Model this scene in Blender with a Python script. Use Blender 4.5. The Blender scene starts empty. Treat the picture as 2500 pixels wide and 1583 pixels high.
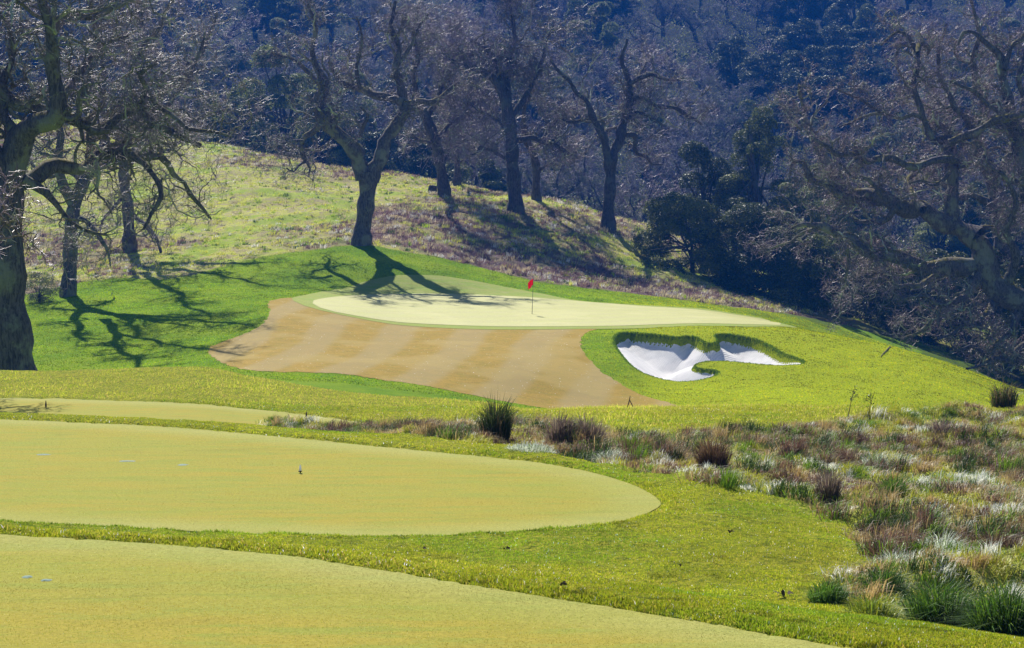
import bpy, math
import numpy as np
rng = np.random.default_rng(7)
SC = bpy.context.scene
COL = SC.collection
# ------------------------------------------------------------------ camera, sky, sun, exposure
F = 5600.0; CX = 1250.0; HY = 380.0          # focal length and horizon row, in pixels of the 2500 wide photograph
cam_d = bpy.data.cameras.new('camera'); cam = bpy.data.objects.new('camera', cam_d); COL.objects.link(cam)
cam.location = (0, 0, 0); cam.rotation_euler = (math.radians(90), 0, 0)
cam_d.sensor_width = 36; cam_d.lens = 36*F/2500; cam_d.shift_y = -(791.5-HY)/2500
cam_d.clip_start = 0.5; cam_d.clip_end = 6000
SC.camera = cam
SUNH = (0.31, -1.05)                          # shadow offset per metre of height: right and towards the camera
ELEV = math.atan2(1, math.hypot(*SUNH))
w = bpy.data.worlds.new('World'); SC.world = w; w.use_nodes = True
nt = w.node_tree; nt.nodes.clear()
o_ = nt.nodes.new('ShaderNodeOutputWorld'); b_ = nt.nodes.new('ShaderNodeBackground'); s_ = nt.nodes.new('ShaderNodeTexSky')
s_.sky_type = 'NISHITA'; s_.sun_disc = False; s_.sun_elevation = ELEV
s_.sun_rotation = math.atan2(-SUNH[0], -SUNH[1]); s_.altitude = 200; s_.air_density = 1.0; s_.dust_density = 0.6; s_.ozone_density = 6.0
b_.inputs['Strength'].default_value = 0.06
nt.links.new(s_.outputs[0], b_.inputs[0]); nt.links.new(b_.outputs[0], o_.inputs[0])
sd = bpy.data.lights.new('sun', 'SUN'); sun = bpy.data.objects.new('sun', sd); COL.objects.link(sun)
sd.energy = 5.0; sd.angle = math.radians(0.53); sd.color = (1.0, 0.95, 0.86)
from mathutils import Vector
sun.rotation_euler = Vector((-SUNH[0], -SUNH[1], 1)).to_track_quat('Z', 'Y').to_euler()
SC.view_settings.view_transform = 'Standard'; SC.view_settings.look = 'None'
SC.view_settings.exposure = 0.55; SC.view_settings.gamma = 1; SC.view_settings.use_curve_mapping = False
SC.cycles.max_bounces = 6; SC.cycles.diffuse_bounces = 3; SC.cycles.glossy_bounces = 2
SC.cycles.transmission_bounces = 3; SC.cycles.volume_bounces = 1; SC.cycles.transparent_max_bounces = 4

# ------------------------------------------------------------------ helpers
def tag(o, label=None, cat=None, group=None, kind=None):
    if label: o['label'] = label
    if cat: o['category'] = cat
    if group: o['group'] = group
    if kind: o['kind'] = kind
    return o
def empty(name, loc=(0, 0, 0), rz=0.0):
    o = bpy.data.objects.new(name, None); COL.objects.link(o); o.location = loc; o.rotation_euler = (0, 0, rz)
    o.empty_display_size = 0.3
    return o
def W(px, py, d): return np.array([(px-CX)/F*d, d, (HY-py)/F*d])
def make_mesh(name, V, faces, mat=None, parent=None, attrs=None, cols=None, smooth=True, loc=None):
    """faces: list of int arrays (n,k) of one polygon size each"""
    V = np.asarray(V, dtype=np.float32)
    me = bpy.data.meshes.new(name); me.vertices.add(len(V)); me.vertices.foreach_set('co', V.ravel())
    faces = [np.asarray(f, dtype=np.int32) for f in faces if len(f)]
    nl = sum(f.size for f in faces); nf = sum(len(f) for f in faces)
    me.loops.add(nl); me.polygons.add(nf)
    me.loops.foreach_set('vertex_index', np.concatenate([f.ravel() for f in faces]))
    tot = np.concatenate([np.full(len(f), f.shape[1], dtype=np.int32) for f in faces])
    st = np.zeros(nf, dtype=np.int32); st[1:] = np.cumsum(tot)[:-1]
    me.polygons.foreach_set('loop_start', st); me.polygons.foreach_set('loop_total', tot)
    if smooth: me.polygons.foreach_set('use_smooth', np.ones(nf, dtype=bool))
    for k, a in (attrs or {}).items():
        at = me.attributes.new(k, 'FLOAT', 'POINT'); at.data.foreach_set('value', np.asarray(a, dtype=np.float32).ravel())
    if cols is not None:
        at = me.attributes.new('tint', 'FLOAT_COLOR', 'POINT')
        c4 = np.ones((len(V), 4), dtype=np.float32); c4[:, :3] = cols; at.data.foreach_set('color', c4.ravel())
    me.update(calc_edges=True)
    if mat: me.materials.append(mat)
    o = bpy.data.objects.new(name, me); COL.objects.link(o)
    if parent is not None: o.parent = parent
    if loc is not None: o.location = loc
    return o
def hash2(ix, iy, s):
    h = (ix.astype(np.int64)*374761393 + iy.astype(np.int64)*668265263 + s*974711) & 0x7fffffff
    h = ((h ^ (h >> 13))*1274126177) & 0x7fffffff
    return ((h ^ (h >> 16)) & 0xffff)/65535.0
def vnoise(x, y, s=0):
    ix = np.floor(x); iy = np.floor(y); fx = x-ix; fy = y-iy; fx = fx*fx*(3-2*fx); fy = fy*fy*(3-2*fy)
    a = hash2(ix, iy, s); b = hash2(ix+1, iy, s); c = hash2(ix, iy+1, s); d = hash2(ix+1, iy+1, s)
    return (a*(1-fx)+b*fx)*(1-fy)+(c*(1-fx)+d*fx)*fy
def fbm(x, y, s=0, n=4):
    r = 0; a = 0.5; t = 0
    for k in range(n): r = r+a*vnoise(x*2**k, y*2**k, s+k*17); t += a; a *= 0.5
    return r/t
def sstep(x, a, b):
    t = np.clip((x-a)/(b-a), 0, 1); return t*t*(3-2*t)

# ------------------------------------------------------------------ materials
def mat_new(name):
    m = bpy.data.materials.new(name); m.use_nodes = True; t = m.node_tree; t.nodes.clear()
    out = t.nodes.new('ShaderNodeOutputMaterial'); return m, t, out
class N:
    """small node-tree writer"""
    def __init__(s, t): s.t = t
    def n(s, kind, **kw):
        x = s.t.nodes.new(kind)
        for k, v in kw.items(): setattr(x, k, v)
        return x
    def set(s, inp, v):
        if hasattr(v, 'links') or isinstance(v, bpy.types.NodeSocket): s.t.links.new(v, inp)
        else: inp.default_value = v
    def coord(s, scale=(1, 1, 1)):
        g = s.n('ShaderNodeNewGeometry'); m = s.n('ShaderNodeMapping'); m.inputs['Scale'].default_value = scale
        s.t.links.new(g.outputs['Position'], m.inputs['Vector']); return m.outputs[0]
    def objcoord(s, scale=(1, 1, 1)):
        g = s.n('ShaderNodeTexCoord'); m = s.n('ShaderNodeMapping'); m.inputs['Scale'].default_value = scale
        s.t.links.new(g.outputs['Object'], m.inputs['Vector']); return m.outputs[0]
    def noise(s, vec, scale, detail=4, rough=0.6, dist=0.0):
        x = s.n('ShaderNodeTexNoise'); s.t.links.new(vec, x.inputs['Vector'])
        x.inputs['Scale'].default_value = scale; x.inputs['Detail'].default_value = detail
        x.inputs['Roughness'].default_value = rough; x.inputs['Distortion'].default_value = dist
        return x.outputs['Fac']
    def ramp(s, fac, a, b, lo=0.0, hi=1.0):
        x = s.n('ShaderNodeMapRange'); x.interpolation_type = 'SMOOTHSTEP'; s.set(x.inputs['Value'], fac)
        x.inputs['From Min'].default_value = a; x.inputs['From Max'].default_value = b
        x.inputs['To Min'].default_value = lo; x.inputs['To Max'].default_value = hi; return x.outputs['Result']
    def mix(s, fac, a, b, blend='MIX'):
        x = s.n('ShaderNodeMix'); x.data_type = 'RGBA'; x.blend_type = blend
        s.set(x.inputs[0], fac)
        for i, v in ((6, a), (7, b)): s.set(x.inputs[i], (*v, 1) if isinstance(v, tuple) and len(v) == 3 else v)
        return x.outputs[2]
    def math(s, op, a, b=0.0):
        x = s.n('ShaderNodeMath', operation=op); s.set(x.inputs[0], a); s.set(x.inputs[1], b); return x.outputs[0]
    def attr(s, name, col=False):
        x = s.n('ShaderNodeAttribute'); x.attribute_name = name; return x.outputs['Color' if col else 'Fac']
    def bump(s, h, strength, dist):
        x = s.n('ShaderNodeBump'); x.inputs['Strength'].default_value = strength; x.inputs['Distance'].default_value = dist
        s.set(x.inputs['Height'], h); return x.outputs[0]
    def bsdf(s, col, rough, normal=None, spec=0.5):
        x = s.n('ShaderNodeBsdfPrincipled'); s.set(x.inputs['Base Color'], (*col, 1) if isinstance(col, tuple) and len(col) == 3 else col)
        s.set(x.inputs['Roughness'], rough); s.set(x.inputs['Specular IOR Level'], spec)
        if normal is not None: s.t.links.new(normal, x.inputs['Normal'])
        return x.outputs[0]

def mat_ground():
    m, t, out = mat_new('ground_grass'); k = N(t); P = k.coord(); 
    n1 = k.noise(P, 0.25, 3); n2 = k.noise(P, 1.6, 5); n3 = k.noise(P, 14, 3, 0.7); nf = k.noise(P, 60, 2, 0.7)
    lawn = k.mix(k.ramp(n2, .35, .65), (.28, .31, .015), (.40, .38, .03)); lawn = k.mix(k.ramp(n3, .35, .7), lawn, (.09, .13, .015))
    mown = k.mix(k.ramp(n1, .35, .65), (.15, .28, .004), (.26, .36, .006)); mown = k.mix(k.ramp(n3, .42, .75, 0, .55), mown, (.035, .09, .006))
    mead = k.mix(k.ramp(n2, .40, .60), (.54, .57, .08), (.46, .40, .20)); mead = k.mix(k.ramp(n1, .48, .62, 0, .8), mead, (.32, .46, .03))
    mead = k.mix(k.ramp(n3, .45, .7, 0, .8), mead, (.075, .06, .045))
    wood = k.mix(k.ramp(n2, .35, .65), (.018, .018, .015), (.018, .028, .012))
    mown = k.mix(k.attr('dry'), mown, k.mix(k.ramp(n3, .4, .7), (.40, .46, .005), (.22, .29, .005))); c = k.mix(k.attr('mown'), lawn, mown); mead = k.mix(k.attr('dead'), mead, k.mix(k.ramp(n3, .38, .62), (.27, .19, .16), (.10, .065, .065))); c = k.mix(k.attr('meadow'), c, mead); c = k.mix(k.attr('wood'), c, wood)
    b = k.bump(k.math('ADD', n3, k.math('MULTIPLY', nf, .5)), .9, .05)
    k.t.links.new(k.bsdf(c, .9, b, .04), out.inputs[0]); return m
def mat_turf(name, ca, cb, cc, streak=(.35, 1.6, 1), gloss=.85, spec=.06, bumpd=.006, fine=45, band=None, chalk=None, rim=None):
    m, t, out = mat_new(name); k = N(t); P = k.coord(); PS = k.coord(streak)
    n1 = k.noise(PS, .9, 5, .62); n2 = k.noise(PS, 3.1, 4, .6); n3 = k.noise(P, fine, 3, .75); n0 = k.noise(P, .22, 3)
    c = k.mix(k.ramp(n1, .36, .64), ca, cb); c = k.mix(k.ramp(n2, .46, .62, 0, .8), c, cc); c = k.mix(k.ramp(k.noise(PS, 1.7, 4, .7, 1.0), .56, .68, 0, .4), c, tuple(v*.7 for v in ca))
    c = k.mix(k.math('MULTIPLY', k.attr('rim'), k.ramp(n1, .3, .6, .35, .8)), c, rim or ca)
    c = k.mix(k.ramp(n3, .3, .75, .0, .55), c, tuple(v*.45 for v in ca))
    if band:
        wv = k.n('ShaderNodeTexWave'); wv.wave_type = 'BANDS'; wv.bands_direction = 'X'
        wv.inputs['Scale'].default_value = band[0]; wv.inputs['Distortion'].default_value = 2.6; wv.inputs['Detail'].default_value = 2
        mp = k.n('ShaderNodeMapping'); mp.inputs['Rotation'].default_value = (0, 0, math.radians(band[1]))
        t.links.new(P, mp.inputs[0]); t.links.new(mp.outputs[0], wv.inputs['Vector'])
        c = k.mix(k.ramp(wv.outputs['Fac'], .25, .75, 0, .5), c, band[2])
        c = k.mix(k.ramp(n0, .50, .62, 0, .5), c, band[3])
    if chalk:
        v = k.noise(P, 9, 1, .5); c = k.mix(k.ramp(v, .745, .77), c, chalk)
    b = k.bump(n3, .8, bumpd)
    k.t.links.new(k.bsdf(c, gloss, b, spec), out.inputs[0]); return m
def mat_sand():
    m, t, out = mat_new('white_sand'); k = N(t); P = k.coord()
    n = k.noise(P, 1.5, 4); n2 = k.noise(P, 40, 3)
    wv = k.n('ShaderNodeTexWave'); wv.inputs['Scale'].default_value = 2.6; wv.inputs['Distortion'].default_value = 2.5; wv.inputs['Detail'].default_value = 2; wv.inputs['Detail Scale'].default_value = .6
    mp = k.n('ShaderNodeMapping'); mp.inputs['Rotation'].default_value = (0, 0, math.radians(35)); t.links.new(P, mp.inputs[0]); t.links.new(mp.outputs[0], wv.inputs['Vector'])
    c = k.mix(k.ramp(n, .4, .65), (.93, .90, .87), (.82, .80, .78)); c = k.mix(k.ramp(n2, .55, .8, 0, .3), c, (.4, .38, .37))
    b = k.bump(k.math('ADD', k.math('MULTIPLY', wv.outputs['Fac'], .7), n2), .8, .05)
    k.t.links.new(k.bsdf(c, .9, b, .1), out.inputs[0]); return m
def mat_blade(name, rough=.45, trans=.45, spec=.4):
    m, t, out = mat_new(name); k = N(t); c = k.attr('tint', True)
    b = k.bsdf(c, rough, None, spec); tr = k.n('ShaderNodeBsdfTranslucent'); t.links.new(c, tr.inputs[0])
    mx = k.n('ShaderNodeMixShader'); mx.inputs[0].default_value = trans
    t.links.new(b, mx.inputs[1]); t.links.new(tr.outputs[0], mx.inputs[2]); t.links.new(mx.outputs[0], out.inputs[0]); return m
def mat_bark(name, dark, light, lichen, moss=1.0, scale=1.0, lich=.5):
    m, t, out = mat_new(name); k = N(t); P = k.objcoord(); PV = k.objcoord((6, 6, 1.2))
    n1 = k.noise(PV, 2.2*scale, 5, .7, .6); n2 = k.noise(P, .9, 4); n3 = k.noise(P, 7, 4, .7)
    c = k.mix(k.ramp(n1, .35, .65), dark, light); c = k.mix(k.ramp(n2, .5, .62, 0, lich), c, lichen)
    c = k.mix(k.ramp(n3, .58, .7, 0, lich), c, lichen)
    g = k.n('ShaderNodeNewGeometry'); sx = k.n('ShaderNodeSeparateXYZ'); t.links.new(g.outputs['Normal'], sx.inputs[0])
    up = k.math('MULTIPLY', k.ramp(sx.outputs['Z'], .35, .8), k.ramp(k.noise(P, .7, 3), .45, .6, 0, moss))
    c = k.mix(up, c, (.20, .17, .02))
    b = k.bump(k.math('ADD', n1, n3), 1.0, .06)
    k.t.links.new(k.bsdf(c, .85, b, .2), out.inputs[0]); return m
def mat_plain(name, col, rough=.6, spec=.5, var=None, metal=0):
    m, t, out = mat_new(name); k = N(t); c = col
    if var: c = k.mix(k.ramp(k.noise(k.objcoord(), var[0], 3), .35, .65), col, var[1])
    s = k.bsdf(c, rough, None, spec); s.node.inputs['Metallic'].default_value = metal
    k.t.links.new(s, out.inputs[0]); return m
def mat_twig(name, a, b, spec=.5, rough=.45):
    m, t, out = mat_new(name); k = N(t); c = k.mix(k.ramp(k.noise(k.objcoord(), 1.1, 3), .38, .62), a, b)
    k.t.links.new(k.bsdf(c, rough, None, spec), out.inputs[0]); return m
def mat_leaf(name, a, b, rough=.38, trans=.2):
    m, t, out = mat_new(name); k = N(t); c = k.mix(k.ramp(k.noise(k.objcoord(), .8, 4), .35, .65), a, b)
    c = k.mix(k.ramp(k.noise(k.objcoord(), 9, 2), .5, .7, 0, .6), c, tuple(min(v*1.7, .9) if b[0] < .5 else v for v in b))
    s = k.bsdf(c, rough, None, .3); tr = k.n('ShaderNodeBsdfTranslucent'); t.links.new(c, tr.inputs[0])
    mx = k.n('ShaderNodeMixShader'); mx.inputs[0].default_value = trans
    t.links.new(s, mx.inputs[1]); t.links.new(tr.outputs[0], mx.inputs[2]); t.links.new(mx.outputs[0], out.inputs[0]); return m

M = {}
M['ground'] = mat_ground()
M['tee'] = mat_turf('tee_turf', (.36, .345, .050), (.405, .335, .045), (.30, .34, .050), rim=(.42, .43, .13), fine=38)
M['fairway'] = mat_turf('dormant_turf', (.37, .25, .035), (.43, .28, .04), (.31, .24, .03), streak=(.5, 1, 1), band=(.083, 7, (.36, .29, .14), (.41, .31, .10)), chalk=(.75, .7, .6), fine=12)
M['apron'] = mat_turf('apron_turf', (.33, .38, .07), (.26, .38, .05), (.38, .40, .12), fine=12)
M['green'] = mat_turf('putting_turf', (.48, .46, .15), (.45, .45, .13), (.51, .49, .20), fine=12, gloss=.7, spec=.2, band=(.13, 62, (.43, .44, .12), (.50, .48, .18)))
M['sand'] = mat_sand()
M['blade'] = mat_blade('grass_blade', .6, .5, .15)
M['reed'] = mat_blade('shiny_grass_blade', .5, .35, .35)
M['nap'] = mat_blade('mown_grass_blade', .85, .5, .08)
M['bark'] = mat_bark('oak_bark', (.055, .046, .05), (.18, .155, .15), (.34, .35, .25), 1.0, 1.0, .5)
M['bark_far'] = mat_bark('oak_bark_far', (.05, .045, .055), (.14, .125, .135), (.17, .19, .16), .6)
M['branch'] = mat_bark('lichen_branch', (.14, .125, .10), (.24, .22, .18), (.55, .58, .42), .5, 1, 1.0)  # lichen patches, their colour paled further to carry backlit sparkle
M['twig'] = mat_twig('bare_twigs', (.42, .31, .36), (.13, .095, .125))  # lighter tone paints the lit highlights that speckle the twigs
M['twig_far'] = mat_twig('far_twigs', (.34, .28, .33), (.10, .10, .11), .3, .6)
M['twig_red'] = mat_twig('reddish_twigs', (.44, .30, .32), (.15, .10, .115))
M['lichen'] = mat_twig('hanging_lichen', (.30, .33, .22), (.20, .23, .16), .2, .8)
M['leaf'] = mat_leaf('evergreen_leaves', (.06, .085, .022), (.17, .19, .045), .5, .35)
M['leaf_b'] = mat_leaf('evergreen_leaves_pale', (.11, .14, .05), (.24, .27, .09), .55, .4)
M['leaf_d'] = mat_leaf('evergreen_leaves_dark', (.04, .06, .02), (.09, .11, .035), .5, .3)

# ------------------------------------------------------------------ terrain
def C(d, *kn):                       # a control curve: distance (number or knots) and photo rows along the photo columns
    return d, kn
curves = [
 ('z', 6.0, [(-1500, -2.7), (4000, -2.7)]),
 ('t1', None, [(-1500, 1250), (-300, 1275), (0, 1295), (350, 1315), (700, 1345), (1250, 1432), (1800, 1522), (2150, 1583), (2800, 1720), (4000, 1950)]),
 ('t1b', None, None),
 ('t2', None, [(-1500, 1000), (0, 1016), (500, 1041), (850, 1076), (1270, 1116), (1440, 1150), (1620, 1195), (2000, 1240), (2500, 1290), (4000, 1400)]),
 ('y', 36.5, [(-1500, 1090), (0, 1082), (600, 1100), (1000, 1085), (1300, 1055), (1700, 1060), (2100, 1075), (2500, 1080), (4000, 1080)]),
 ('t3', None, None),
 ('crest', [(-1500, 52), (0, 52), (600, 50), (1300, 46), (4000, 46)], [(-1500, 905), (0, 912), (90, 913), (480, 906), (600, 925), (900, 968), (1180, 985), (1300, 1002), (1660, 998), (1770, 992), (2000, 992), (2130, 997), (2370, 1006), (2500, 1002), (4000, 1000)]),
 ('z', 75.0, [(-1500, -9.5), (0, -9.5), (600, -10), (1300, -11.5), (4000, -13)]),
 ('y', 104.0, [(-1500, 945), (0, 945), (300, 945), (500, 935), (700, 925), (1000, 950), (1250, 988), (1500, 1012), (1700, 1003), (1900, 1002), (2174, 1015), (2351, 1045), (2500, 1085), (4000, 1300)]),
 ('y', 112.0, [(-1500, 910), (0, 910), (300, 908), (500, 885), (700, 868), (1000, 880), (1250, 892), (1500, 925), (1700, 943), (1900, 935), (2174, 940), (2351, 965), (2500, 1005), (4000, 1250)]),
 ('y', 118.0, [(-1500, 872), (0, 872), (300, 868), (500, 845), (700, 824), (1000, 838), (1250, 845), (1500, 858), (1700, 868), (1900, 868), (2174, 886), (2351, 921), (2500, 968), (4000, 1230)]),
 ('y', 125.0, [(-1500, 825), (0, 825), (300, 820), (500, 800), (700, 775), (1000, 798), (1250, 803), (1500, 803), (1700, 798), (1900, 806), (1956, 812), (2174, 848), (2351, 901), (2500, 953), (4000, 1210)]),
 ('y', 133.0, [(-1500, 772), (0, 772), (300, 764), (500, 752), (700, 737), (1000, 757), (1300, 768), (1500, 773), (1700, 775), (1900, 790), (1956, 803), (2174, 865), (2351, 925), (2500, 985), (4000, 1230)]),
 ('y', 145.0, [(-1500, 735), (0, 715), (300, 696), (500, 688), (700, 692), (944, 717), (1300, 728), (1500, 739), (1700, 756), (1900, 800), (2050, 850), (2174, 880), (2351, 940), (2500, 995), (4000, 1200)]),
 ('y', 150.5, [(-1500, 710), (0, 690), (300, 668), (500, 657), (700, 655), (944, 655), (1050, 664), (1300, 703), (1500, 722), (1700, 746), (1900, 790), (2050, 832), (2174, 866), (2351, 920), (2500, 975), (4000, 1150)]),
 ('y', 157.7, [(-1500, 690), (0, 665), (300, 634), (500, 618), (700, 606), (885, 597), (1050, 621), (1300, 668), (1500, 698), (1700, 724), (1900, 765), (2050, 806), (2174, 844), (2351, 897), (2500, 950), (4000, 1100)]),
 ('y', 178.0, [(-1500, 600), (0, 545), (300, 520), (500, 500), (700, 490), (885, 497), (1050, 505), (1258, 522), (1500, 580), (1700, 655), (1900, 712), (2174, 775), (2351, 820), (2500, 865), (4000, 1000)]),
 ('y', [(-1500, 230), (0, 225), (530, 212), (885, 200), (1258, 193), (1480, 189), (1900, 192), (4000, 195)], [(-1500, 200), (0, 292), (300, 325), (530, 357), (700, 386), (830, 412), (960, 425), (1075, 448), (1170, 462), (1258, 478), (1330, 490), (1480, 525), (1600, 558), (1700, 600), (1900, 672), (2174, 735), (2351, 775), (2500, 815), (4000, 950)]),
 ('z', [(-1500, 248), (0, 245), (530, 235), (885, 225), (1258, 220), (4000, 220)], [(-1500, 3), (0, -1), (530, -3), (885, -6), (1258, -9), (1600, -11), (1900, -13), (2500, -17), (4000, -20)]),
 ('y', 262.0, [(-1500, 300), (0, 420), (800, 470), (1300, 520), (1700, 560), (2100, 600), (2500, 600), (4000, 600)]),
 ('y', 310.0, [(-1500, 200), (0, 270), (800, 330), (1300, 350), (1700, 380), (2100, 420), (2500, 400), (4000, 400)]),
 ('y', 400.0, [(-1500, 20), (0, 50), (800, 80), (1300, 95), (1700, 110), (1950, 170), (2100, 150), (2500, 100), (4000, 100)]),
 ('y', 520.0, [(-1500, -250), (0, -230), (800, -190), (1300, -180), (1700, -170), (1950, -90), (2100, -120), (2500, -180), (4000, -180)]),
 ('y', 640.0, [(-1500, -300), (4000, -300)]),
 ('z', 900.0, [(-1500, 60), (4000, 60)]),
 ('z', 1600.0, [(-1500, 20), (4000, 20)]),
]
pxs = np.concatenate([np.linspace(-1500, -120, 40, endpoint=False), np.arange(-120, 2621, 5.0), np.linspace(2640, 4000, 40)])
rows = np.concatenate([np.arange(6, 12, .5), np.arange(12, 34, .12), np.arange(34, 56, .2), np.arange(56, 102, 1.5), np.arange(102, 128, .15), np.arange(128, 162, .25),
                       np.arange(162, 232, .6), np.arange(232, 330, 3), np.arange(330, 660, 8), np.arange(660, 1601, 60)]).astype(float)
def hermite_cols(kn, x):
    kn = np.array(kn, float); X = kn[:, 0]; Y = kn[:, 1]
    if len(X) == 2: return np.interp(x, X, Y)
    h = np.diff(X); dl = np.diff(Y)/h; m = np.zeros(len(X))
    for i in range(1, len(X)-1):
        if dl[i-1]*dl[i] > 0:
            w1 = 2*h[i]+h[i-1]; w2 = h[i]+2*h[i-1]; m[i] = (w1+w2)/(w1/dl[i-1]+w2/dl[i])
    m[0] = dl[0]; m[-1] = dl[-1]
    j = np.clip(np.searchsorted(X, x)-1, 0, len(h)-1); t = (x-X[j])/h[j]
    return (2*t**3-3*t**2+1)*Y[j]+(t**3-2*t**2+t)*h[j]*m[j]+(-2*t**3+3*t**2)*Y[j+1]+(t**3-t**2)*h[j]*m[j+1]
D_, Z_ = [], []
for kind, a, kn in curves:
    if kind == 't1':
        y = hermite_cols(kn, pxs); d = F*2.7/(y-HY); z = np.full_like(d, -2.7); d1 = d
    elif kind == 't1b':
        f = sstep(pxs, 200, 1500); d = d1+3.0+2.2*f; z = np.full_like(d, -3.5)
        d = np.minimum(d, d1+5.2)
    elif kind == 't2':
        y = hermite_cols(kn, pxs); z = np.full_like(pxs, -3.5)-.25*sstep(pxs, 1650, 2600); d = F*(-z)/(y-HY); d2 = d
    elif kind == 't3':
        d = np.full_like(pxs, 40.5); z = -4.8+.25*sstep(pxs, 900, 1500)
    else:
        d = hermite_cols(a, pxs) if isinstance(a, list) else np.full_like(pxs, a)
        v = hermite_cols(kn, pxs); z = v if kind == 'z' else -(v-HY)/F*d
    D_.append(d); Z_.append(z)
D_ = np.array(D_); Z_ = np.array(Z_)
H_ = np.diff(D_, axis=0); DL = np.diff(Z_, axis=0)/H_; SL = np.zeros_like(Z_)
for i in range(1, len(D_)-1):
    ok = DL[i-1]*DL[i] > 0; w1 = 2*H_[i]+H_[i-1]; w2 = H_[i]+2*H_[i-1]
    a_ = np.where(ok, DL[i-1], 1); b2 = np.where(ok, DL[i], 1); SL[i] = np.where(ok, (w1+w2)/(w1/a_+w2/b2), 0)
Zg = np.zeros((len(rows), len(pxs)))
for i in range(len(H_)):
    for_mask = (rows[:, None] >= D_[i][None]) & (rows[:, None] <= D_[i+1][None])
    t = np.clip((rows[:, None]-D_[i][None])/H_[i][None], 0, 1)
    zz = (2*t**3-3*t**2+1)*Z_[i]+(t**3-2*t**2+t)*H_[i]*SL[i]+(-2*t**3+3*t**2)*Z_[i+1]+(t**3-t**2)*H_[i]*SL[i+1]
    Zg = np.where(for_mask, zz, Zg)
Xg = (pxs[None]-CX)/F*rows[:, None]; Yg = np.repeat(rows[:, None], len(pxs), 1)
def bil(G, px, d):
    cf = np.interp(px, pxs, np.arange(len(pxs))); rf = np.interp(d, rows, np.arange(len(rows)))
    c0 = np.clip(cf.astype(int), 0, len(pxs)-2); r0 = np.clip(rf.astype(int), 0, len(rows)-2); fc = cf-c0; fr = rf-r0
    return (G[r0, c0]*(1-fc)+G[r0, c0+1]*fc)*(1-fr)+(G[r0+1, c0]*(1-fc)+G[r0+1, c0+1]*fc)*fr
def gz(px, d): return bil(Zg, np.asarray(px, float), np.asarray(d, float))
def hit(px, py, d0, d1):
    """distance along photo column px at which the ground shows at row py, between d0 and d1"""
    ds = np.linspace(d0, d1, 1200); y = HY-gz(np.full(1200, px), ds)*F/ds
    below = y > py
    if not below.any(): return d0
    i = np.where(below[:-1] & ~below[1:])[0]
    if len(i) == 0: return ds[np.argmin(abs(y-py))]
    i = i[0]; f = (y[i]-py)/(y[i]-y[i+1]+1e-9); return ds[i]+f*(ds[i+1]-ds[i])
def plan(poly, d0, d1, fixed=None):
    out = []
    for p in poly:
        d = p[2] if len(p) > 2 else hit(p[0], p[1], d0, d1); out.append(((p[0]-CX)/F*d, d))
    return np.array(out)
def smooth_closed(P, it=1):
    for _ in range(it):
        Q = np.roll(P, -1, 0); P = np.stack([.75*P+.25*Q, .25*P+.75*Q], 1).reshape(-1, 2)
    return P
def seg_dist(x, y, A, B):
    d = np.full(x.shape, 1e9)
    for a, b in zip(A, B):
        ab = b-a; L2 = ab@ab+1e-12; t = np.clip(((x-a[0])*ab[0]+(y-a[1])*ab[1])/L2, 0, 1)
        d = np.minimum(d, np.hypot(x-a[0]-t*ab[0], y-a[1]-t*ab[1]))
    return d
def sdf(poly, x, y, margin=3.0, closed=True):
    """signed distance, positive inside"""
    out = np.full(x.shape, -margin); lo = poly.min(0)-margin; hi = poly.max(0)+margin
    m = (x > lo[0]) & (x < hi[0]) & (y > lo[1]) & (y < hi[1]); xs = x[m]; ys = y[m]
    A = poly; B = np.roll(poly, -1, 0); d = seg_dist(xs, ys, A, B); ins = np.zeros(xs.shape, bool)
    for a, b in zip(A, B):
        c = ((a[1] > ys) != (b[1] > ys)); xi = (b[0]-a[0])*(ys-a[1])/(b[1]-a[1]+1e-12)+a[0]; ins ^= c & (xs < xi)
    out[m] = np.where(ins, d, -d); return out

P_GREEN = [(754, 738), (792, 759), (898, 778), (1004, 791), (1181, 798), (1300, 799), (1464, 798), (1628, 793), (1792, 793), (1880, 795), (1913, 796), (1890, 786), (1840, 776), (1759, 765), (1628, 753), (1497, 744), (1323, 729), (1146, 719), (969, 717), (880, 721), (800, 728)]
P_APRON = [(705, 731), (756, 754), (862, 777), (1004, 798), (1146, 805), (1300, 806), (1447, 804), (1595, 802), (1726, 797), (1857, 800), (1920, 803, 128.5), (1956, 803, 131), (1890, 781), (1775, 763), (1620, 750), (1464, 740), (1398, 733), (1305, 713), (1181, 690), (1075, 674), (983, 672), (933, 678), (862, 694), (792, 712), (731, 724)]
P_FAIR = [(661, 731), (655, 749), (659, 765), (648, 786), (620, 807), (567, 827), (506, 850), (513, 871), (552, 892), (602, 906), (708, 910), (850, 914), (946, 930), (1084, 951), (1242, 983), (1360, 1003), (1500, 1022, 102.5), (1640, 1010, 102.8), (1690, 1000, 104.2), (1640, 985), (1560, 962), (1500, 930), (1450, 893), (1421, 859), (1415, 829), (1431, 813), (1475, 800), (1560, 790), (1300, 770), (1000, 760), (760, 728)]
P_BUNK = [(1497, 829), (1510, 815), (1530, 811), (1562, 815), (1611, 819), (1654, 826), (1680, 821), (1700, 825), (1720, 838), (1742, 841), (1756, 834), (1743, 818), (1775, 816), (1825, 824), (1857, 834), (1887, 850), (1913, 866), (1943, 875), (1961, 882), (1962, 889), (1939, 893), (1890, 892), (1825, 886), (1775, 881), (1726, 881), (1700, 887), (1692, 895), (1708, 901), (1742, 903), (1757, 909), (1742, 919), (1700, 929), (1661, 932), (1615, 926), (1557, 905), (1526, 877), (1503, 845)]
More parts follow.
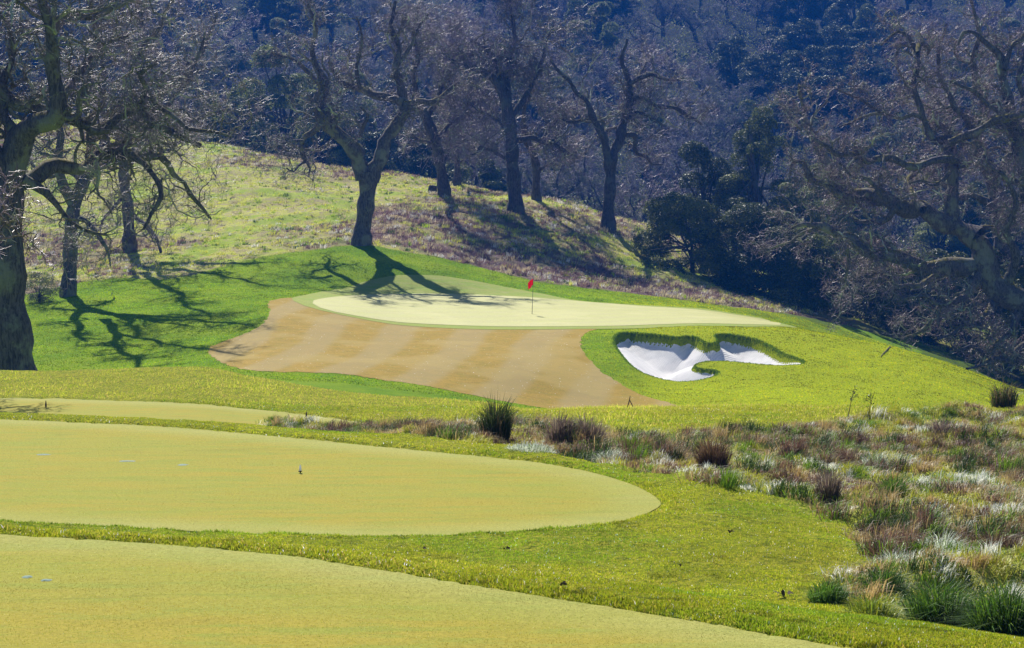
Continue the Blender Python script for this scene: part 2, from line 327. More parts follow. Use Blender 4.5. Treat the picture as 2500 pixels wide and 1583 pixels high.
P_TEE2 = [(-400, 1250), (0, 1267), (250, 1280), (500, 1293), (850, 1303), (1000, 1304), (1200, 1297), (1450, 1280), (1550, 1262), (1606, 1240), (1620, 1222), (1600, 1203), (1550, 1178), (1480, 1155), (1400, 1137), (1300, 1121), (1100, 1102), (900, 1083), (700, 1063), (500, 1044), (250, 1029), (0, 1019), (-400, 1008)]
P_TEE3 = [(-400, 1030, 38), (300, 1050, 38.5), (800, 1060, 38.5), (950, 1040), (880, 1026), (700, 1003), (500, 985), (300, 976), (100, 969), (-400, 962)]
P_TEE1 = [(-1400, 1500, 7), (-1400, 1252), (-300, 1276), (0, 1296), (350, 1316), (700, 1346), (1250, 1433), (1800, 1523), (2150, 1584), (2800, 1721), (3600, 1870), (3600, 3000, 7)]
P_MOWN = [(-1400, 905, 60), (-1400, 740), (-200, 745), (60, 722), (180, 690), (300, 677), (400, 684), (471, 673), (496, 662), (602, 637), (673, 620), (779, 608), (862, 597), (969, 612), (1075, 628), (1163, 651), (1252, 673), (1323, 690), (1497, 711), (1628, 728), (1743, 744), (1830, 755), (2000, 780), (2300, 850), (2600, 960), (3800, 1100, 150), (3800, 1100, 58)]
g1 = smooth_closed(plan(P_GREEN, 110, 160)); g2 = smooth_closed(plan(P_APRON, 110, 162)); g3 = smooth_closed(plan(P_FAIR, 102, 160)); 
bk = plan(P_BUNK, 104, 130); g6 = smooth_closed(plan(P_TEE3, 36, 50)); g5 = smooth_closed(plan(P_TEE2, 17, 34)); g4 = plan(P_TEE1, 6, 20); g7 = smooth_closed(plan(P_MOWN, 126, 185))
nb = 20
bk_back = bk[:nb]; bk_front = bk[nb-1:]
bks = smooth_closed(bk)
S_GREEN = sdf(g1, Xg, Yg); S_APRON = sdf(g2, Xg, Yg); S_FAIR = sdf(g3, Xg, Yg); S_T1 = sdf(g4, Xg, Yg, 1.0); S_T2 = sdf(g5, Xg, Yg); S_T3 = sdf(g6, Xg, Yg)
S_MOWN = sdf(g7, Xg, Yg, 4.0); S_BK = sdf(bks, Xg, Yg, 2.0)
# bunker bowl: steep face under the far lip, shallow floor
m = S_BK > -0.6
db = np.full(Xg.shape, 9.); df = np.full(Xg.shape, 9.)
db[m] = seg_dist(Xg[m], Yg[m], bk_back[:-1], bk_back[1:]); df[m] = seg_dist(Xg[m], Yg[m], bk_front[:-1], bk_front[1:])
bowl = (.36+1.0*np.clip(db/2.0, 0, 1)**.85)*(.15+.85*sstep(df, 0, 2.6))
Zg = Zg-np.where(S_BK > 0, bowl*sstep(S_BK, 0, .13), 0)
# the turf swells a little round the rim
Zg = Zg+np.where((S_BK <= 0) & (S_BK > -2), .05*np.exp(-((S_BK+.35)/.5)**2)*(db < df+1.0), 0)
# masks for the ground sheet and small relief
mown = sstep(S_MOWN, -.35, .35)*(Yg > 56); mown = np.where((Yg > 56) & (Yg < 104), 1., mown)
jit = fbm(Xg*.35, Yg*.35, 5)*8-4
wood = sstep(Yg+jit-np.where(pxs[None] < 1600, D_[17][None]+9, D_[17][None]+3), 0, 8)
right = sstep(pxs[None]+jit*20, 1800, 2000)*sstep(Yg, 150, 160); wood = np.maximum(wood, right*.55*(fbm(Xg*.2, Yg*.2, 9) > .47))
meadow = np.where(Yg > 120, (1-mown), 0)
# tussock area at the right of the foreground
P_TUSS = [(1250, 1082), (1450, 1122), (1600, 1160), (1750, 1196), (1900, 1215), (2020, 1262), (2100, 1330), (2080, 1385), (1990, 1420), (2040, 1465), (2200, 1505), (2400, 1545), (2800, 1640), (3400, 1700), (3400, 1100, 41), (2300, 1045, 41), (2050, 1060, 39.5), (1900, 1075, 37.5), (1600, 1072), (1400, 1052), (1000, 1040), (760, 1030), (640, 1026), (700, 1052, 33.5), (900, 1068, 32), (1100, 1080)]
P_TUSS = [(p if len(p) > 2 else p) for p in P_TUSS]
g8 = plan(P_TUSS, 17, 45); S_TU = sdf(g8, Xg, Yg, 3.0)
tuss = sstep(S_TU, -.3, .5)
meadow = np.maximum(meadow, np.where(Yg < 56, tuss*.75, 0))
lump = (fbm(Xg*1.4, Yg*1.4, 3, 3)-.5); big = (fbm(Xg*.25, Yg*.25, 11, 3)-.5)
Zg = Zg+lump*.30*np.where(Yg > 120, meadow, 0)*(Yg < 230)+big*.8*np.where(Yg > 165, meadow, 0)*(Yg < 230)
Zg = Zg+lump*.5*np.where(Yg < 56, tuss, 0)+(fbm(Xg*3, Yg*3, 8, 3)-.5)*.05*((Yg < 56) & (S_T1 < 0) & (S_T2 < 0) & (S_T3 < 0))
Zg = Zg+(fbm(Xg*.8, Yg*.8, 21, 3)-.5)*.12*mown*(S_APRON < 0)*(S_FAIR < 0)*(S_BK < -.5)*(Yg > 100)
# lip of uncut grass round the three tees: the tees lie 3 cm lower
for S in (S_T1, S_T2, S_T3): Zg = Zg-.03*sstep(S, -.12, -.02)

nr, nc = Zg.shape
idx = np.arange(nr*nc).reshape(nr, nc)
quads = np.stack([idx[:-1, :-1], idx[:-1, 1:], idx[1:, 1:], idx[1:, :-1]], -1).reshape(-1, 4)
GV = np.stack([Xg, Yg, Zg], -1).reshape(-1, 3)
def deadness(px, d):
    X0 = (px-CX)/F*d; n_ = fbm(X0*.10, d*.16, 23, 4); n2_ = fbm(X0*.3, d*.35, 37, 3)
    b1 = sstep(px, 600, 980)*(1-sstep(px, 1750, 1900)*.4)*(1-sstep(abs(d-(159-sstep(px, 1300, 1700)*4+9*sstep(px, 850, 950)*(1-sstep(px, 1050, 1250)))), 6, 14+5*sstep(px, 850, 950)*(1-sstep(px, 1050, 1250))))*.85; b2 = (1-sstep(abs(px-900+(d-200)*6), 120, 330))*sstep(d, 185, 195)*.7
    b3 = sstep(n_, .53, .6)*.6*(d > 120)
    return np.clip(np.maximum(np.maximum(b1, b2), b3)*1.2+(n2_-.55)*1.6*(np.maximum(b1, b2) > .05), 0, 1)
dry = sstep(pxs[None]+jit*30, 1380, 1680)*(Yg < 133)+0*Yg
dead = deadness(pxs[None]+0*Yg, Yg)*(Yg > 120)
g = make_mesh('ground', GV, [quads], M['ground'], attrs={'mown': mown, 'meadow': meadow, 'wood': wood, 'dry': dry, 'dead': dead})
tag(g, kind='structure')
def sheet(name, S, thr, off, mat, rim=.9):
    """the part of the ground where S > thr, cut cleanly along S = thr and laid a little above it"""
    s = (S-thr).reshape(-1); q = quads; sv = s[q]; cnt = (sv > 0).sum(1); full = q[cnt == 4]; part = q[(cnt > 0) & (cnt < 4)]
    V = []; faces = {3: [], 4: [], 5: []}
    used = np.unique(full); remap = np.full(len(s), -1); remap[used] = np.arange(len(used)); V0 = GV[used]; ff = remap[full]; base = len(used); cache = {}
    def vid(key, pos):
        if key not in cache: cache[key] = base+len(V); V.append(pos)
        return cache[key]
    for f in part:
        poly = []
        for a, b in zip(f, np.roll(f, -1)):
            if s[a] > 0: poly.append(int(remap[a]) if remap[a] >= 0 else vid((int(a),), GV[a]))
            if (s[a] > 0) != (s[b] > 0):
                t = s[a]/(s[a]-s[b]); key = (min(int(a), int(b)), max(int(a), int(b))); poly.append(vid(key, GV[a]+(GV[b]-GV[a])*t))
        if len(poly) in faces: faces[len(poly)].append(poly)
        elif len(poly) == 6: faces[3].append([poly[0], poly[1], poly[2]]); faces[5].append([poly[0]]+poly[2:])
    VV = np.concatenate([V0, np.array(V).reshape(-1, 3)]) if len(V) else V0
    VV = VV+np.array([0, 0, off]); ra = np.concatenate([1-sstep(s[used], 0, rim), np.ones(len(V))])
    return tag(make_mesh(name, VV, [ff]+[np.array(faces[k]) for k in (3, 4, 5) if faces[k]], mat, attrs={'rim': ra}), kind='structure')
edge_n = (fbm(Xg*2.2, Yg*2.2, 31, 3)-.5)
for S in (S_T1, S_T2, S_T3): sheet('tee_ground', S+edge_n*.04, .02, .006, M['tee'])
sheet('fairway', S_FAIR+edge_n*.3+(fbm(Xg*9, Yg*6, 33, 2)-.5)*.12, 0, .012, M['fairway']); sheet('apron', S_APRON, 0, .024, M['apron']); sheet('putting_green', S_GREEN, 0, .036, M['green'])
sheet('bunker_sand', S_BK+edge_n*.04, .135, .012, M['sand'])

# ------------------------------------------------------------------ grass blades
def blades(name, X, Y, Zb, h, wd, lean, ldir, col, mat, parent=None, loc=None, droop=.5):
    n = len(X); az = rng.uniform(0, 2*np.pi, n); wx = np.cos(az)*wd/2; wy = np.sin(az)*wd/2
    lx = np.cos(ldir)*lean*h; ly = np.sin(ldir)*lean*h; hz = h*np.sqrt(np.clip(1-lean**2, .15, 1))
    V = np.zeros((n, 5, 3), np.float32)
    V[:, 0] = np.stack([X-wx, Y-wy, Zb], 1); V[:, 1] = np.stack([X+wx, Y+wy, Zb], 1)
    mx = X+lx*.35; my = Y+ly*.35; mz = Zb+hz*.62
    V[:, 2] = np.stack([mx-wx*.8, my-wy*.8, mz], 1); V[:, 3] = np.stack([mx+wx*.8, my+wy*.8, mz], 1)
    V[:, 4] = np.stack([X+lx, Y+ly, Zb+hz*(1-droop*lean*.6)], 1)
    b = np.arange(n)[:, None]*5
    T = np.concatenate([b+np.array([[0, 1, 3]]), b+np.array([[0, 3, 2]]), b+np.array([[2, 3, 4]])])
    return make_mesh(name, V.reshape(-1, 3), [T], mat, parent, cols=np.repeat(col, 5, 0), smooth=False, loc=loc)
def tone(n, cols, p, var=.25):
    cols = np.array(cols); i = rng.choice(len(cols), n, p=p); return cols[i]*(1+rng.uniform(-var, var, (n, 1)))
def scatter(n, p0, p1, d0, d1, power=1.0):
    """area-even points of the ground between two photo columns and two distances"""
    u = rng.uniform(0, 1, n); d = np.sqrt(d0**2+(d1**2-d0**2)*u) if power == 1 else d0*(d1/d0)**u
    return rng.uniform(p0, p1, n), d
# short rough round the tees
px, d = scatter(1950000, -380, 2900, 11.6, 45, 0)
keep = (bil(S_T1, px, d) < 0) & (bil(S_T2, px, d) < -.0) & (bil(S_T3, px, d) < 0) & (bil(S_TU, px, d) < .2)
px, d = px[keep], d[keep]; n = len(px); X = (px-CX)/F*d; edge = np.maximum(np.maximum(bil(S_T1, px, d), bil(S_T2, px, d)), bil(S_T3, px, d))
nn = fbm(X*1.2, d*1.2, 77, 3); h = rng.uniform(.008, .022, n)*(.6+.9*fbm(X*5, d*5, 78, 2))*(1+.8*(edge > -.16))*(1+.5*(d > 33))
c = tone(n, [(.40, .47, .020), (.54, .54, .035), (.24, .34, .015), (.66, .52, .11), (.9, .9, .8)], [.40, .33, .18, .075, .015]); c *= (.7+.6*nn)[:, None]; g_ = fbm(X*.45, d*.7, 95, 4)[:, None]; c = c*(1-sstep(g_, .52, .66)*np.array([.28, .07, .1]))*(1+sstep(-g_, -.46, -.34)*np.array([.10, .04, .5])); c = c*(1-.45*sstep(fbm(X*6, d*6, 96, 2), .66, .78))[:, None]  # last, rare tone: near-white blades painted as dew glints
tag(blades('lawn_grass', X, d, gz(px, d)-.004, h, rng.uniform(.003, .006, n)*(1+d/50), rng.uniform(.1, .8, n), rng.uniform(0, 6.28, n), c, M['blade']), kind='stuff')
# the close-cut nap of the two near tees
px, d = scatter(900000, -60, 2560, 12.0, 31.5, 0); s1 = np.maximum(bil(S_T1, px, d), bil(S_T2, px, d)); keep = s1 > .03; px, d, s1 = px[keep], d[keep], s1[keep]; n = len(px); X = (px-CX)/F*d; nn = fbm(X*.5, d*1.6, 91, 4)
c = tone(n, [(.46, .45, .055), (.54, .44, .06), (.34, .40, .05), (.28, .25, .05), (.70, .66, .30)], [.42, .24, .2, .09, .05], .2); k_ = np.clip((nn-.5)*3, -1, 1)[:, None]; c = c*np.where(k_ > 0, 1+k_*np.array([.10, -.10, -.25]), 1+k_*np.array([.26, .06, .10])); n5 = fbm(X*.9, d*3.2, 92, 3); c = c*(1-.34*sstep(n5, .58, .72)[:, None]*np.array([.6, .9, 1.]))*(.86+.28*fbm(X*.22, d*.9, 93, 3))[:, None]; rim_ = (1-sstep(s1, 0, .8))[:, None]*.7; c = c*(1-rim_)+rim_*np.array([.50, .52, .20])*(c.mean(1)/c.mean())[:, None]
tag(blades('tee_grass', X, d, gz(px, d)+.003, rng.uniform(.004, .010, n), rng.uniform(.003, .005, n), rng.uniform(.3, .9, n), rng.uniform(0, 6.28, n), c, M['nap']), kind='stuff')
# long yellow rough on the crest
px, d = scatter(340000, -420, 3000, 36, 53, 1)
cr = np.interp(px, pxs, D_[6]); keep = (bil(S_T3, px, d) < -.1) & (bil(S_T2, px, d) < -.4) & (d < cr+.8) & (rng.uniform(0, 1, len(px)) < .35+.65*fbm((px-CX)/F*d*.6, d*.6, 4, 3))
px, d = px[keep], d[keep]; n = len(px); X = (px-CX)/F*d
nn = fbm(X*.5, d*.5, 41, 3)
c = tone(n, [(.56, .58, .05), (.66, .58, .13), (.36, .48, .025), (.55, .38, .14)], [.42, .27, .23, .08]); c *= (.7+.6*nn)[:, None]
tag(blades('rough_grass', X, d, gz(px, d)-.01, rng.uniform(.02, .085, n)*(.3+1.4*nn), rng.uniform(.006, .011, n), rng.uniform(.2, .9, n), rng.normal(-1.2, 1.4, n), c, M['blade']), kind='stuff')
# the tussock meadow right of the tees: matted clumps
def clumps(px, d, rad, hgt, nb_, lean, kind, jx=.0):
    n = len(px); X0 = (px-CX)/F*d; idx_ = np.repeat(np.arange(n), nb_); k = len(idx_)
    r = np.abs(rng.normal(0, .5, k))*rad[idx_]; a = rng.uniform(0, 6.283, k); X = X0[idx_]+r*np.cos(a); Y = d[idx_]+r*np.sin(a)
    pp = X/Y*F+CX; Z = gz(pp, Y); hh = hgt[idx_]*rng.uniform(.55, 1.1, k)
    ln = np.clip(lean[idx_]+rng.uniform(-.2, .25, k), .05, .97); ld = a+rng.normal(0, .5, k)
    wdir = rng.normal(.3, .5, n)[idx_]; ld = np.where(rng.uniform(0, 1, k) < .5, ld, wdir)
    return X, Y, Z-.01, hh, ln, ld, kind[idx_]
PAL = np.array([(.20, .33, .02), (.50, .50, .05), (.52, .38, .16), (.22, .125, .085), (.06, .11, .018), (.85, .85, .76)])  # last tone: long highlights on bent blades, painted as white blades
px, d = scatter(11600, 600, 3200, 17.5, 45, 1)
keep = bil(S_TU, px, d) > .1; px, d = px[keep], d[keep]; n = len(px); X0 = (px-CX)/F*d; nn = fbm(X0*.55, d*.55, 19, 3)
nn2 = fbm(X0*1.1, d*1.1, 29, 2); kind = np.where(nn2 > .60, rng.choice([0, 2, 3, 4], n, p=[.22, .2, .3, .28]), np.where(nn > .55, rng.choice([1, 2, 3, 5], n, p=[.25, .33, .32, .10]), np.where(nn > .44, rng.choice([0, 1, 2, 4, 5], n, p=[.12, .42, .26, .06, .14]), rng.choice([0, 1, 2, 4, 5], n, p=[.34, .24, .12, .18, .12]))))
hg = rng.uniform(.08, .22, n)*(1+.7*(nn2 > .6))
X, Y, Z, hh, ln, ld, kd = clumps(px, d, rng.uniform(.12, .30, n), hg, 95, rng.uniform(.3, .85, n), kind)
c = PAL[kd]*(1+rng.uniform(-.3, .35, (len(X), 1)))
tag(blades('matted_grass', X, Y, Z, hh, rng.uniform(.005, .010, len(X)), ln, ld, c, M['reed'], droop=.9), kind='stuff')
# the meadow on the far slope
px, d = scatter(32500, -450, 2950, 140, 226, 1); X0 = (px-CX)/F*d
nn = fbm(X0*.10, d*.16, 23, 4); keep = (bil(meadow, px, d) > .6) & (bil(wood, px, d) < .5) & (rng.uniform(0, 1, len(px)) < .40+1.3*np.clip(nn-.35, 0, 1)*1.5+deadness(px, d))
px, d, nn, X0 = px[keep], d[keep], nn[keep], X0[keep]; n = len(px)
rd = deadness(px, d)
u = rng.uniform(0, 1, n); kind = np.where(u < rd*.92, rng.choice([2, 3, 5], n, p=[.30, .62, .08]), rng.choice([0, 1, 2, 4, 5], n, p=[.22, .38, .20, .12, .08]))
X, Y, Z, hh, ln, ld, kd = clumps(px, d, rng.uniform(.25, .55, n), rng.uniform(.16, .42, n)*(.7+.6*rd), 26, rng.uniform(.25, .8, n), kind)
PAL2 = np.array([(.44, .60, .03), (.74, .74, .13), (.68, .58, .34), (.26, .16, .15), (.10, .18, .03), (.8, .78, .7)])
c = PAL2[kd]*(1+rng.uniform(-.35, .35, (len(X), 1)))
tag(blades('meadow_grass', X, Y, Z, hh, rng.uniform(.02, .045, len(X)), ln, ld, c, M['reed'], droop=.8), kind='stuff')
# short thick grass of the mown slopes, seen as a nap, and the shaggy lip of the bunker
px, d = scatter(540000, -450, 3000, 103, 158, 1)
sb = bil(S_BK, px, d); keep = (bil(mown, px, d) > .5) & (bil(S_APRON, px, d) < -.05) & (bil(S_FAIR, px, d) < -.03) & (sb < .05)
px, d, sb = px[keep], d[keep], sb[keep]; n = len(px); X = (px-CX)/F*d; nn = fbm(X*.22, d*.3, 61, 3)
c = tone(n, [(.26, .44, .005), (.40, .54, .008), (.14, .28, .006), (.50, .50, .02)], [.45, .32, .17, .06]); c *= (.45+1.1*nn)[:, None]; c = c*(1-.5*sstep(fbm(X*1.6, d*2.4, 97, 3), .54, .68))[:, None]; dy = sstep(px, 1400, 1650)[:, None]; c = c*(1-dy)+c*np.array([1.55, 1.12, .8])*dy
hl = rng.uniform(.03, .07, n)
tag(blades('mown_grass', X, d, gz(px, d)-.01, hl, rng.uniform(.03, .05, n), rng.uniform(.1, .7, n), rng.uniform(0, 6.28, n), c, M['nap']), kind='stuff')
# dense fringe hanging over the bunker rim
P0 = smooth_closed(bk, 2); seg = np.roll(P0, -1, 0)-P0; L = np.hypot(*seg.T); i_ = rng.choice(len(P0), 15000, p=L/L.sum()); t_ = rng.uniform(0, 1, 15000)
Q = P0[i_]+seg[i_]*t_[:, None]+rng.normal(0, .06, (15000, 2)); q_px = Q[:, 0]/Q[:, 1]*F+CX; zq = gz(q_px, Q[:, 1]); zr = np.maximum(zq, gz(q_px, Q[:, 1]+.0))
c = tone(15000, [(.13, .25, .012), (.20, .32, .015), (.08, .16, .01)], [.5, .25, .25])
tag(blades('bunker_edge_grass', Q[:, 0], Q[:, 1], zr-.02, rng.uniform(.03, .09, 15000), rng.uniform(.025, .045, 15000), rng.uniform(.2, .8, 15000), rng.uniform(0, 6.28, 15000), c, M['blade']), kind='stuff')

# ------------------------------------------------------------------ trees
def nrm(v): return v/(np.linalg.norm(v, axis=-1, keepdims=True)+1e-9)
def tube(P, R, sides):
    n, K, _ = P.shape; T = np.zeros_like(P); T[:, 1:-1] = P[:, 2:]-P[:, :-2]; T[:, 0] = P[:, 1]-P[:, 0]; T[:, -1] = P[:, -1]-P[:, -2]; T = nrm(T)
    ref = np.where(np.abs(T[:, 0, 2:3]) < .8, np.array([[0, 0, 1.]]), np.array([[1., 0, 0]])); U = np.zeros_like(P); U[:, 0] = nrm(np.cross(T[:, 0], ref))
    for k in range(1, K): u = U[:, k-1]; U[:, k] = nrm(u-T[:, k]*(u*T[:, k]).sum(-1, keepdims=True))
    B = np.cross(T, U); a = np.arange(sides)*2*np.pi/sides
    V = P[:, :, None]+R[:, :, None, None]*(U[:, :, None]*np.cos(a)[None, None, :, None]+B[:, :, None]*np.sin(a)[None, None, :, None])
    id_ = np.arange(n*K*sides).reshape(n, K, sides); nx = np.roll(id_, -1, 2)
    Fq = np.stack([id_[:, :-1], nx[:, :-1], nx[:, 1:], id_[:, 1:]], -1).reshape(-1, 4)
    return V.reshape(-1, 3), Fq
class MB:
    def __init__(s): s.V = []; s.F = {}; s.n = 0
    def add(s, V, Fa):
        V = np.asarray(V); Fa = np.asarray(Fa); s.F.setdefault(Fa.shape[1], []).append(Fa+s.n); s.V.append(V); s.n += len(V); return s
    def tube(s, P, R, sides): return s.add(*tube(P, R, sides))
    def build(s, name, mat, parent=None, smooth=True, loc=None):
        return make_mesh(name, np.concatenate(s.V), [np.concatenate(v) for v in s.F.values()], mat, parent, smooth=smooth, loc=loc)
def grow(S, Dr, L, K, wig, up=0.0):
    n = len(S); P = np.zeros((n, K, 3)); P[:, 0] = S; dr = nrm(Dr); st = (L/(K-1))[:, None]
    for k in range(1, K):
        dr = nrm(dr+rng.normal(0, wig, (n, 3))+np.array([0, 0, up])); P[:, k] = P[:, k-1]+dr*st
    return P
def spawn(P, R, m, t0=.2, ang=(35, 80), t1=1.0):
    n, K, _ = P.shape; i = np.repeat(np.arange(n), m); t = rng.uniform(t0, t1, len(i))*(K-1); k = np.minimum(t.astype(int), K-2); f = (t-k)[:, None]
    S = P[i, k]*(1-f)+P[i, k+1]*f; T = nrm(P[i, k+1]-P[i, k]); r = R[i, k]*(1-f[:, 0])+R[i, k+1]*f[:, 0]
    q = nrm(np.cross(T, rng.normal(0, 1, T.shape))); a = np.radians(rng.uniform(ang[0], ang[1], len(i)))[:, None]
    return S, T*np.cos(a)+q*np.sin(a), r, t/(K-1)
def taper(r0, r1, K): return r0[:, None]+(r1-r0)[:, None]*np.linspace(0, 1, K)[None]
def catmull(P, R, step):
    P = np.asarray(P, float); R = np.asarray(R, float); out = []; ro = []
    Pe = np.vstack([2*P[0]-P[1], P, 2*P[-1]-P[-2]])
    for i in range(len(P)-1):
        a, b, c, d = Pe[i:i+4]; n = max(2, int(np.linalg.norm(c-b)/step)); 
        for t in np.arange(n)/n:
            out.append(.5*((2*b)+(-a+c)*t+(2*a-5*b+4*c-d)*t*t+(-a+3*b-3*c+d)*t**3)); ro.append(R[i]*(1-t)+R[i+1]*t)
    out.append(P[-1]); ro.append(R[-1]); return np.array(out), np.array(ro)
def fine_growth(limbs, scale, n1, n2, n3, n4, up=.03, twr=.011, lich=.25, back=0.0):
    """branches and twigs from a list of (P,R) limbs; scale is the length of a first-order branch"""
    S, Dd, r, n_ = [], [], [], 0
    for P, R in limbs:
        L = np.linalg.norm(np.diff(P, axis=0), axis=1).sum(); m = max(1, int(n1*L))
        s, dd, rr, _ = spawn(P[None], R[None], m, .25); S.append(s); Dd.append(dd); r.append(rr)
    S = np.concatenate(S); Dd = np.concatenate(Dd); r = np.concatenate(r)
    L1 = scale*rng.uniform(.5, 1.25, len(S)); r1 = np.clip(r*.45, .03, .13)*rng.uniform(.6, 1, len(S)); Dd[:, 2] += .25; Dd[:, 1] += back
    B1 = grow(S, Dd, L1, 13, .46, up*2); R1 = taper(r1*1.1, r1*.4, 13)
    S, Dd, r, _ = spawn(B1, R1, n2, .15); L2 = scale*.5*rng.uniform(.4, 1.2, len(S)); r2 = np.clip(r*.55, .012, .042)
    B2 = grow(S, Dd, L2, 9, .5, up); R2 = taper(r2*1.15, r2*.45, 9)
    S, Dd, r, _ = spawn(B2, R2, n3, .1); L3 = scale*.26*rng.uniform(.4, 1.2, len(S)); r3 = np.full(len(S), twr*1.25)
    B3 = grow(S, Dd, L3, 5, .42, up); R3 = taper(r3, r3*.6, 5)
    S, Dd, r, _ = spawn(B3, R3, n4, .1, (25, 75)); L4 = scale*.15*rng.uniform(.4, 1.2, len(S)); r4 = np.full(len(S), twr*.85)
    B4 = grow(S, Dd, L4, 4, .35, up); R4 = taper(r4, r4*.5, 4)
    br = MB(); br.tube(B1, R1, 5); br.tube(B2, R2, 4)
    tw = MB(); tw.tube(B3, R3, 3); tw.tube(B4, R4, 3)
    li = None
    if lich > 0:
        S, Dd, r, _ = spawn(B2, R2, max(1, int(8*lich)), 0, (60, 90)); k = rng.uniform(0, 1, len(S)) < min(1, lich*1.6); S = S[k]; S = S+rng.normal(0, .05, S.shape)
        S = np.repeat(S, 4, 0)+rng.normal(0, .07, (len(S)*4, 3)); Dd = rng.normal(0, .5, S.shape)+np.array([0, 0, -1.]); B5 = grow(S, Dd, rng.uniform(.15, .5, len(S)), 4, .5, -.2)
        li = MB(); li.tube(B5, np.full(B5.shape[:2], twr*1.1), 3)
    return br, tw, li
def oak_traced(name, base, d, limbs_px, label, group=None, scale=3.2, n=(1.3, 6, 5, 4), twig='twig', bark='bark', lich=.35, dep=1.5, twr=.009, back=.2):
    """limbs_px: list of [(px,py,width_px[,depth offset])...]; the first is the trunk"""
    z0 = float(gz(base[0], d)); org = np.array([(base[0]-CX)/F*d, d, z0]); root = empty(name, org)
    tag(root, label, 'oak tree', group)
    limbs = []
    for j, l in enumerate(limbs_px):
        sgn = rng.uniform(-1, 1) if j > 0 else 0; pts = []; rad = []
        for k, p in enumerate(l):
            dd = p[3] if len(p) > 3 else sgn*dep*k/max(1, len(l)-1)
            if j == 0: dd = p[3] if len(p) > 3 else 0
            pts.append(W(p[0], p[1], d+dd)-org); rad.append(p[2]*(.5 if j == 0 else .56)/F*d)
        P, R = catmull(pts, rad, .35)
        lump_ = 1+.10*np.sin(np.arange(len(R))*1.1+j)+rng.normal(0, .02 if j == 0 else .07, len(R)); R = R*lump_
        P = P+rng.normal(0, .035, P.shape)*(R[:, None]+.2)+np.minimum(.9*R, .16)[:, None]*np.stack([np.sin(np.arange(len(R))*.9+j*2), np.sin(np.arange(len(R))*.7+j), np.sin(np.arange(len(R))*1.15+j*3)], 1)*(j > 0)*np.minimum(1, np.arange(len(R))/4)[:, None]*.5
        if j == 0:
            P = np.vstack([P[0]-[0, 0, .6], P]); R = np.concatenate([[R[0]*1.25], R]); 
        limbs.append((P, R)); mb_ = MB(); mb_.tube(P[None], R[None], 12 if j < 3 else 8); mb_.build('trunk' if j == 0 else 'limb', M[bark], root)
    br, tw, li = fine_growth(limbs[1:] if len(limbs) > 1 else limbs, scale, *n, lich=lich, twr=twr, back=back)
    br.build('branches', M['branch'], root); tw.build('twigs', M[twig], root)
    if li: li.build('hanging_lichen', M['lichen'], root)
    return root

# left foreground oak (beyond the crest, at the left edge of the photograph)
dL = 84
oak_traced('oak_tree', (20, 930), dL, [
 [(18, 1010, 175), (22, 930, 155), (22, 860, 122), (18, 760, 100), (14, 650, 92), (14, 540, 88), (20, 450, 80), (40, 370, 70), (60, 320, 60)],
 [(30, 400, 56), (62, 325, 52), (112, 300, 44), (140, 270, 38), (134, 180, 32), (122, 90, 26), (108, 10, 22), (100, -90, 14)],
 [(-60, 170, 32), (0, 212, 30), (25, 248, 28), (88, 269, 26), (159, 283, 24), (220, 319, 20), (262, 334, 12)],
 [(20, 450, 48), (70, 440, 36), (140, 408, 34), (200, 410, 30), (232, 382, 28), (320, 378, 24), (388, 386, 17), (421, 425, 13), (453, 446, 11), (462, 474, 10), (492, 505, 8), (515, 535, 5)],
 [(220, 319, 20), (260, 320, 18), (301, 276, 17), (340, 273, 18), (365, 297, 17), (425, 319, 15), (488, 360, 12)],
 [(110, 130, 22), (150, 45, 18), (200, 42, 17), (248, 32, 16), (319, 0, 12), (370, -40, 8)],
 [(340, 275, 15), (352, 212, 13), (342, 178, 11), (385, 155, 8)],
 [(352, 212, 12), (382, 255, 11), (414, 276, 10), (457, 315, 9), (513, 319, 8), (567, 336, 5)],
 [(320, 378, 18), (350, 400, 14), (378, 434, 12), (393, 478, 11), (372, 524, 9), (350, 560, 5)],
 [(10, 470, 50), (-20, 380, 44), (-40, 280, 36), (-60, 150, 26), (-50, 20, 16)],
 [(50, 330, 30), (10, 290, 24), (5, 200, 20), (30, 130, 14), (20, 50, 9)],
 [(140, 260, 24), (180, 200, 18), (215, 150, 14), (250, 110, 10), (310, 90, 6)],
 [(60, 440, 24), (110, 470, 17), (150, 520, 12), (205, 560, 8), (260, 575, 5)],
], 'huge gnarled oak with thick lichen-covered limbs, trunk cut by the left edge of the photo', 'bare oaks round the green', scale=3.0, n=(2.2, 6, 4, 3), lich=.12, dep=6, twr=.006)

